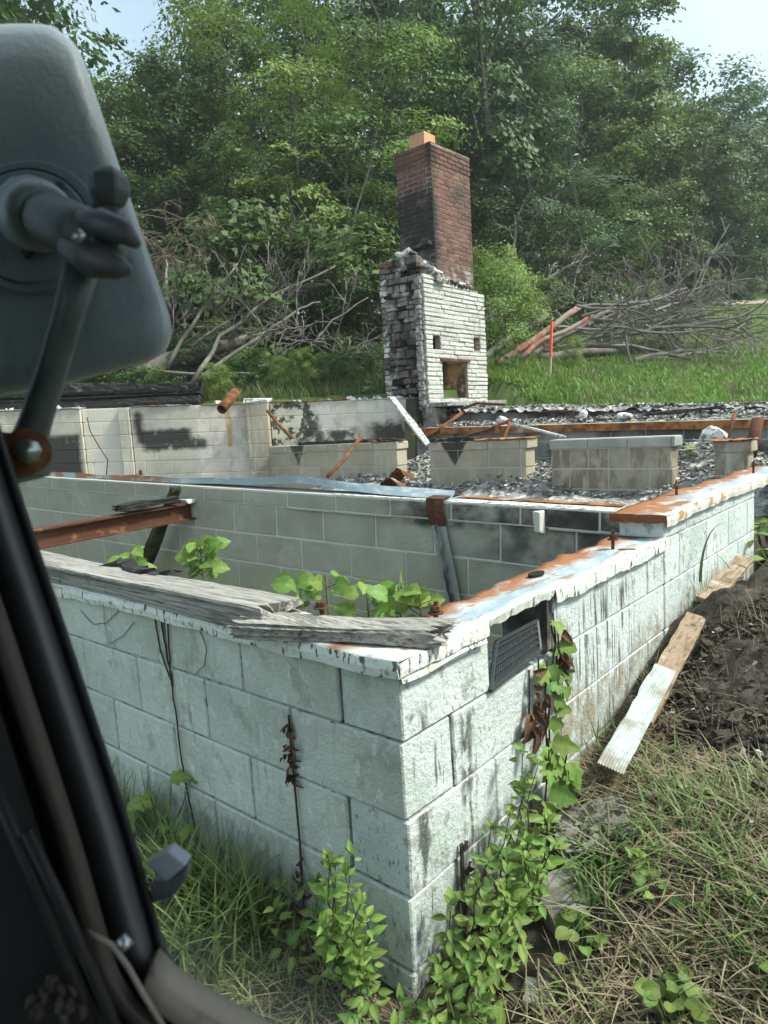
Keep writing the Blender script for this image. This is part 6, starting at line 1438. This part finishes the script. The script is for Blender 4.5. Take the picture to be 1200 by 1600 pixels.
# mirror outside the glass
MD = .60
out = [(-150, 60), (-60, 42), (55, 37), (95, 50), (125, 82), (150, 150), (185, 255), (222, 365), (252, 455), (267, 505), (262, 540), (238, 562), (170, 582), (90, 603), (-20, 622), (-110, 634), (-165, 610), (-185, 540), (-190, 200), (-180, 100)]
mo = smooth_loop(out, 5); mc = np.array([40, 340.])
b = MB(); P = []
for sc_, dz in ((.0, -.016), (.5, -.0155), (.80, -.014), (.94, -.010), (.985, .0), (1.0, .016), (.99, .040), (.96, .048), (.0, .048)):
    P.append([Vector(dep(*(mc + (q - mc) * sc_), MD + dz)) for q in mo + [mo[0]]])
b.grid(P); mir = b.build('wing_mirror', M['plastic'], cab, smooth=True)
def disc(name, c, r, d0, d1, mat, n=40, par=None, ry=1.0):
    b = MB(); c = Vector(dep(*c, d0)); rr_ = r * d0 / FL
    pts = [c + Vector(RT) * rr_ * math.cos(a) + Vector(UP) * rr_ * ry * math.sin(a) for a in np.linspace(0, 2 * math.pi, n, endpoint=False)]
    b.prism(pts, tuple(FW * (d1 - d0))); return b.build(name, mat, par or mir, bevel=.0015)
disc('mount_dish', (45, 352), 112, MD - .027, MD - .012, M['plastic'], ry=.92)
disc('mount_groove', (42, 352), 98, MD - .0278, MD - .02, M['soot'], ry=.93)
disc('mount_plate', (42, 352), 94, MD - .032, MD - .02, M['plastic'], ry=.93)
for c in ((92, 291), (8, 309), (40, 393), (112, 372)): disc('mount_bolt', c, 10, MD - .036, MD - .028, M['plastic_dark'], 6)
def mt(name, pts, r, mat, par=None, n=14): 
    b = MB(); b.tube([dep(*p) for p in pts], [q for q in r], n); return b.build(name, mat, par or mir, smooth=True)
mt('ball_socket', [(52, 335, MD - .03), (62, 338, MD - .05), (72, 343, MD - .062)], (.030, .028, .024), M['plastic'])
mt('stub_arm', [(62, 338, MD - .05), (95, 350, MD - .085), (130, 366, MD - .115), (150, 378, MD - .125)], (.019, .020, .019, .015), M['plastic_dark'])
mt('arm_jaw', [(118, 352, MD - .118), (160, 352, MD - .132), (196, 364, MD - .138), (216, 384, MD - .138)], (.010, .011, .008, .003), M['plastic_dark'])
mt('arm_jaw', [(112, 385, MD - .118), (150, 408, MD - .13), (185, 418, MD - .136), (205, 424, MD - .136)], (.011, .012, .008, .003), M['plastic_dark'])
mt('arm_core', [(120, 370, MD - .10), (165, 388, MD - .12), (192, 394, MD - .12)], (.014, .015, .009), M['plastic_dark'])
mt('jaw_bolt', [(120, 366, MD - .146), (130, 376, MD - .146)], (.0045, .0045), M['steel'])
mt('knob_stem', [(160, 335, MD - .05), (170, 310, MD - .06)], (.010, .010), M['plastic_dark'])
b = MB(); b.tube([dep(172, 322, MD - .06), dep(171, 300, MD - .062), dep(170, 278, MD - .064), dep(170, 266, MD - .064)], [.012, .017, .016, .010], 6); b.build('clamp_knob', M['plastic_dark'], mir, bevel=.003)
mt('mirror_arm', [(128, 418, MD - .11), (105, 500, MD - .10), (78, 590, MD - .09), (55, 660, MD - .085), (38, 712, MD - .08)], (.012, .0105, .0105, .0115, .014), M['plastic_dark'])
mt('pivot_collar', [(42, 705, MD - .105), (30, 712, MD - .06)], (.0165, .017), M['rust_dark'], None, 20)
mt('pivot_bolt', [(46, 704, MD - .118), (40, 707, MD - .10)], (.008, .009), M['steel'], None, 8)
b = MB(); b.prism(pix([(-60, 668), (20, 676), (66, 700), (50, 742), (-10, 756), (-60, 770)], MD - .07), tuple(FW * .03)); b.build('pivot_bracket', M['plastic_dark'], mir, bevel=.004)

# ------------------------------------------------------------------ humid summer air
hz = bpy.data.materials.new('humid air'); hz.use_nodes = True; hn = hz.node_tree; hn.nodes.clear()
ho = hn.nodes.new('ShaderNodeOutputMaterial'); hv = hn.nodes.new('ShaderNodeVolumePrincipled')
hv.inputs['Color'].default_value = (.95, .98, .98, 1); hv.inputs['Density'].default_value = .0014; hv.inputs['Anisotropy'].default_value = .2
hn.links.new(hv.outputs[0], ho.inputs['Volume'])
zlo, zhi = float(GZ.min()) - 1.0, 40.0
b = MB(); b.box((0, 35, (zlo + zhi) / 2), (184, 154, zhi - zlo)); props(b.build('haze', hz), kind='stuff')
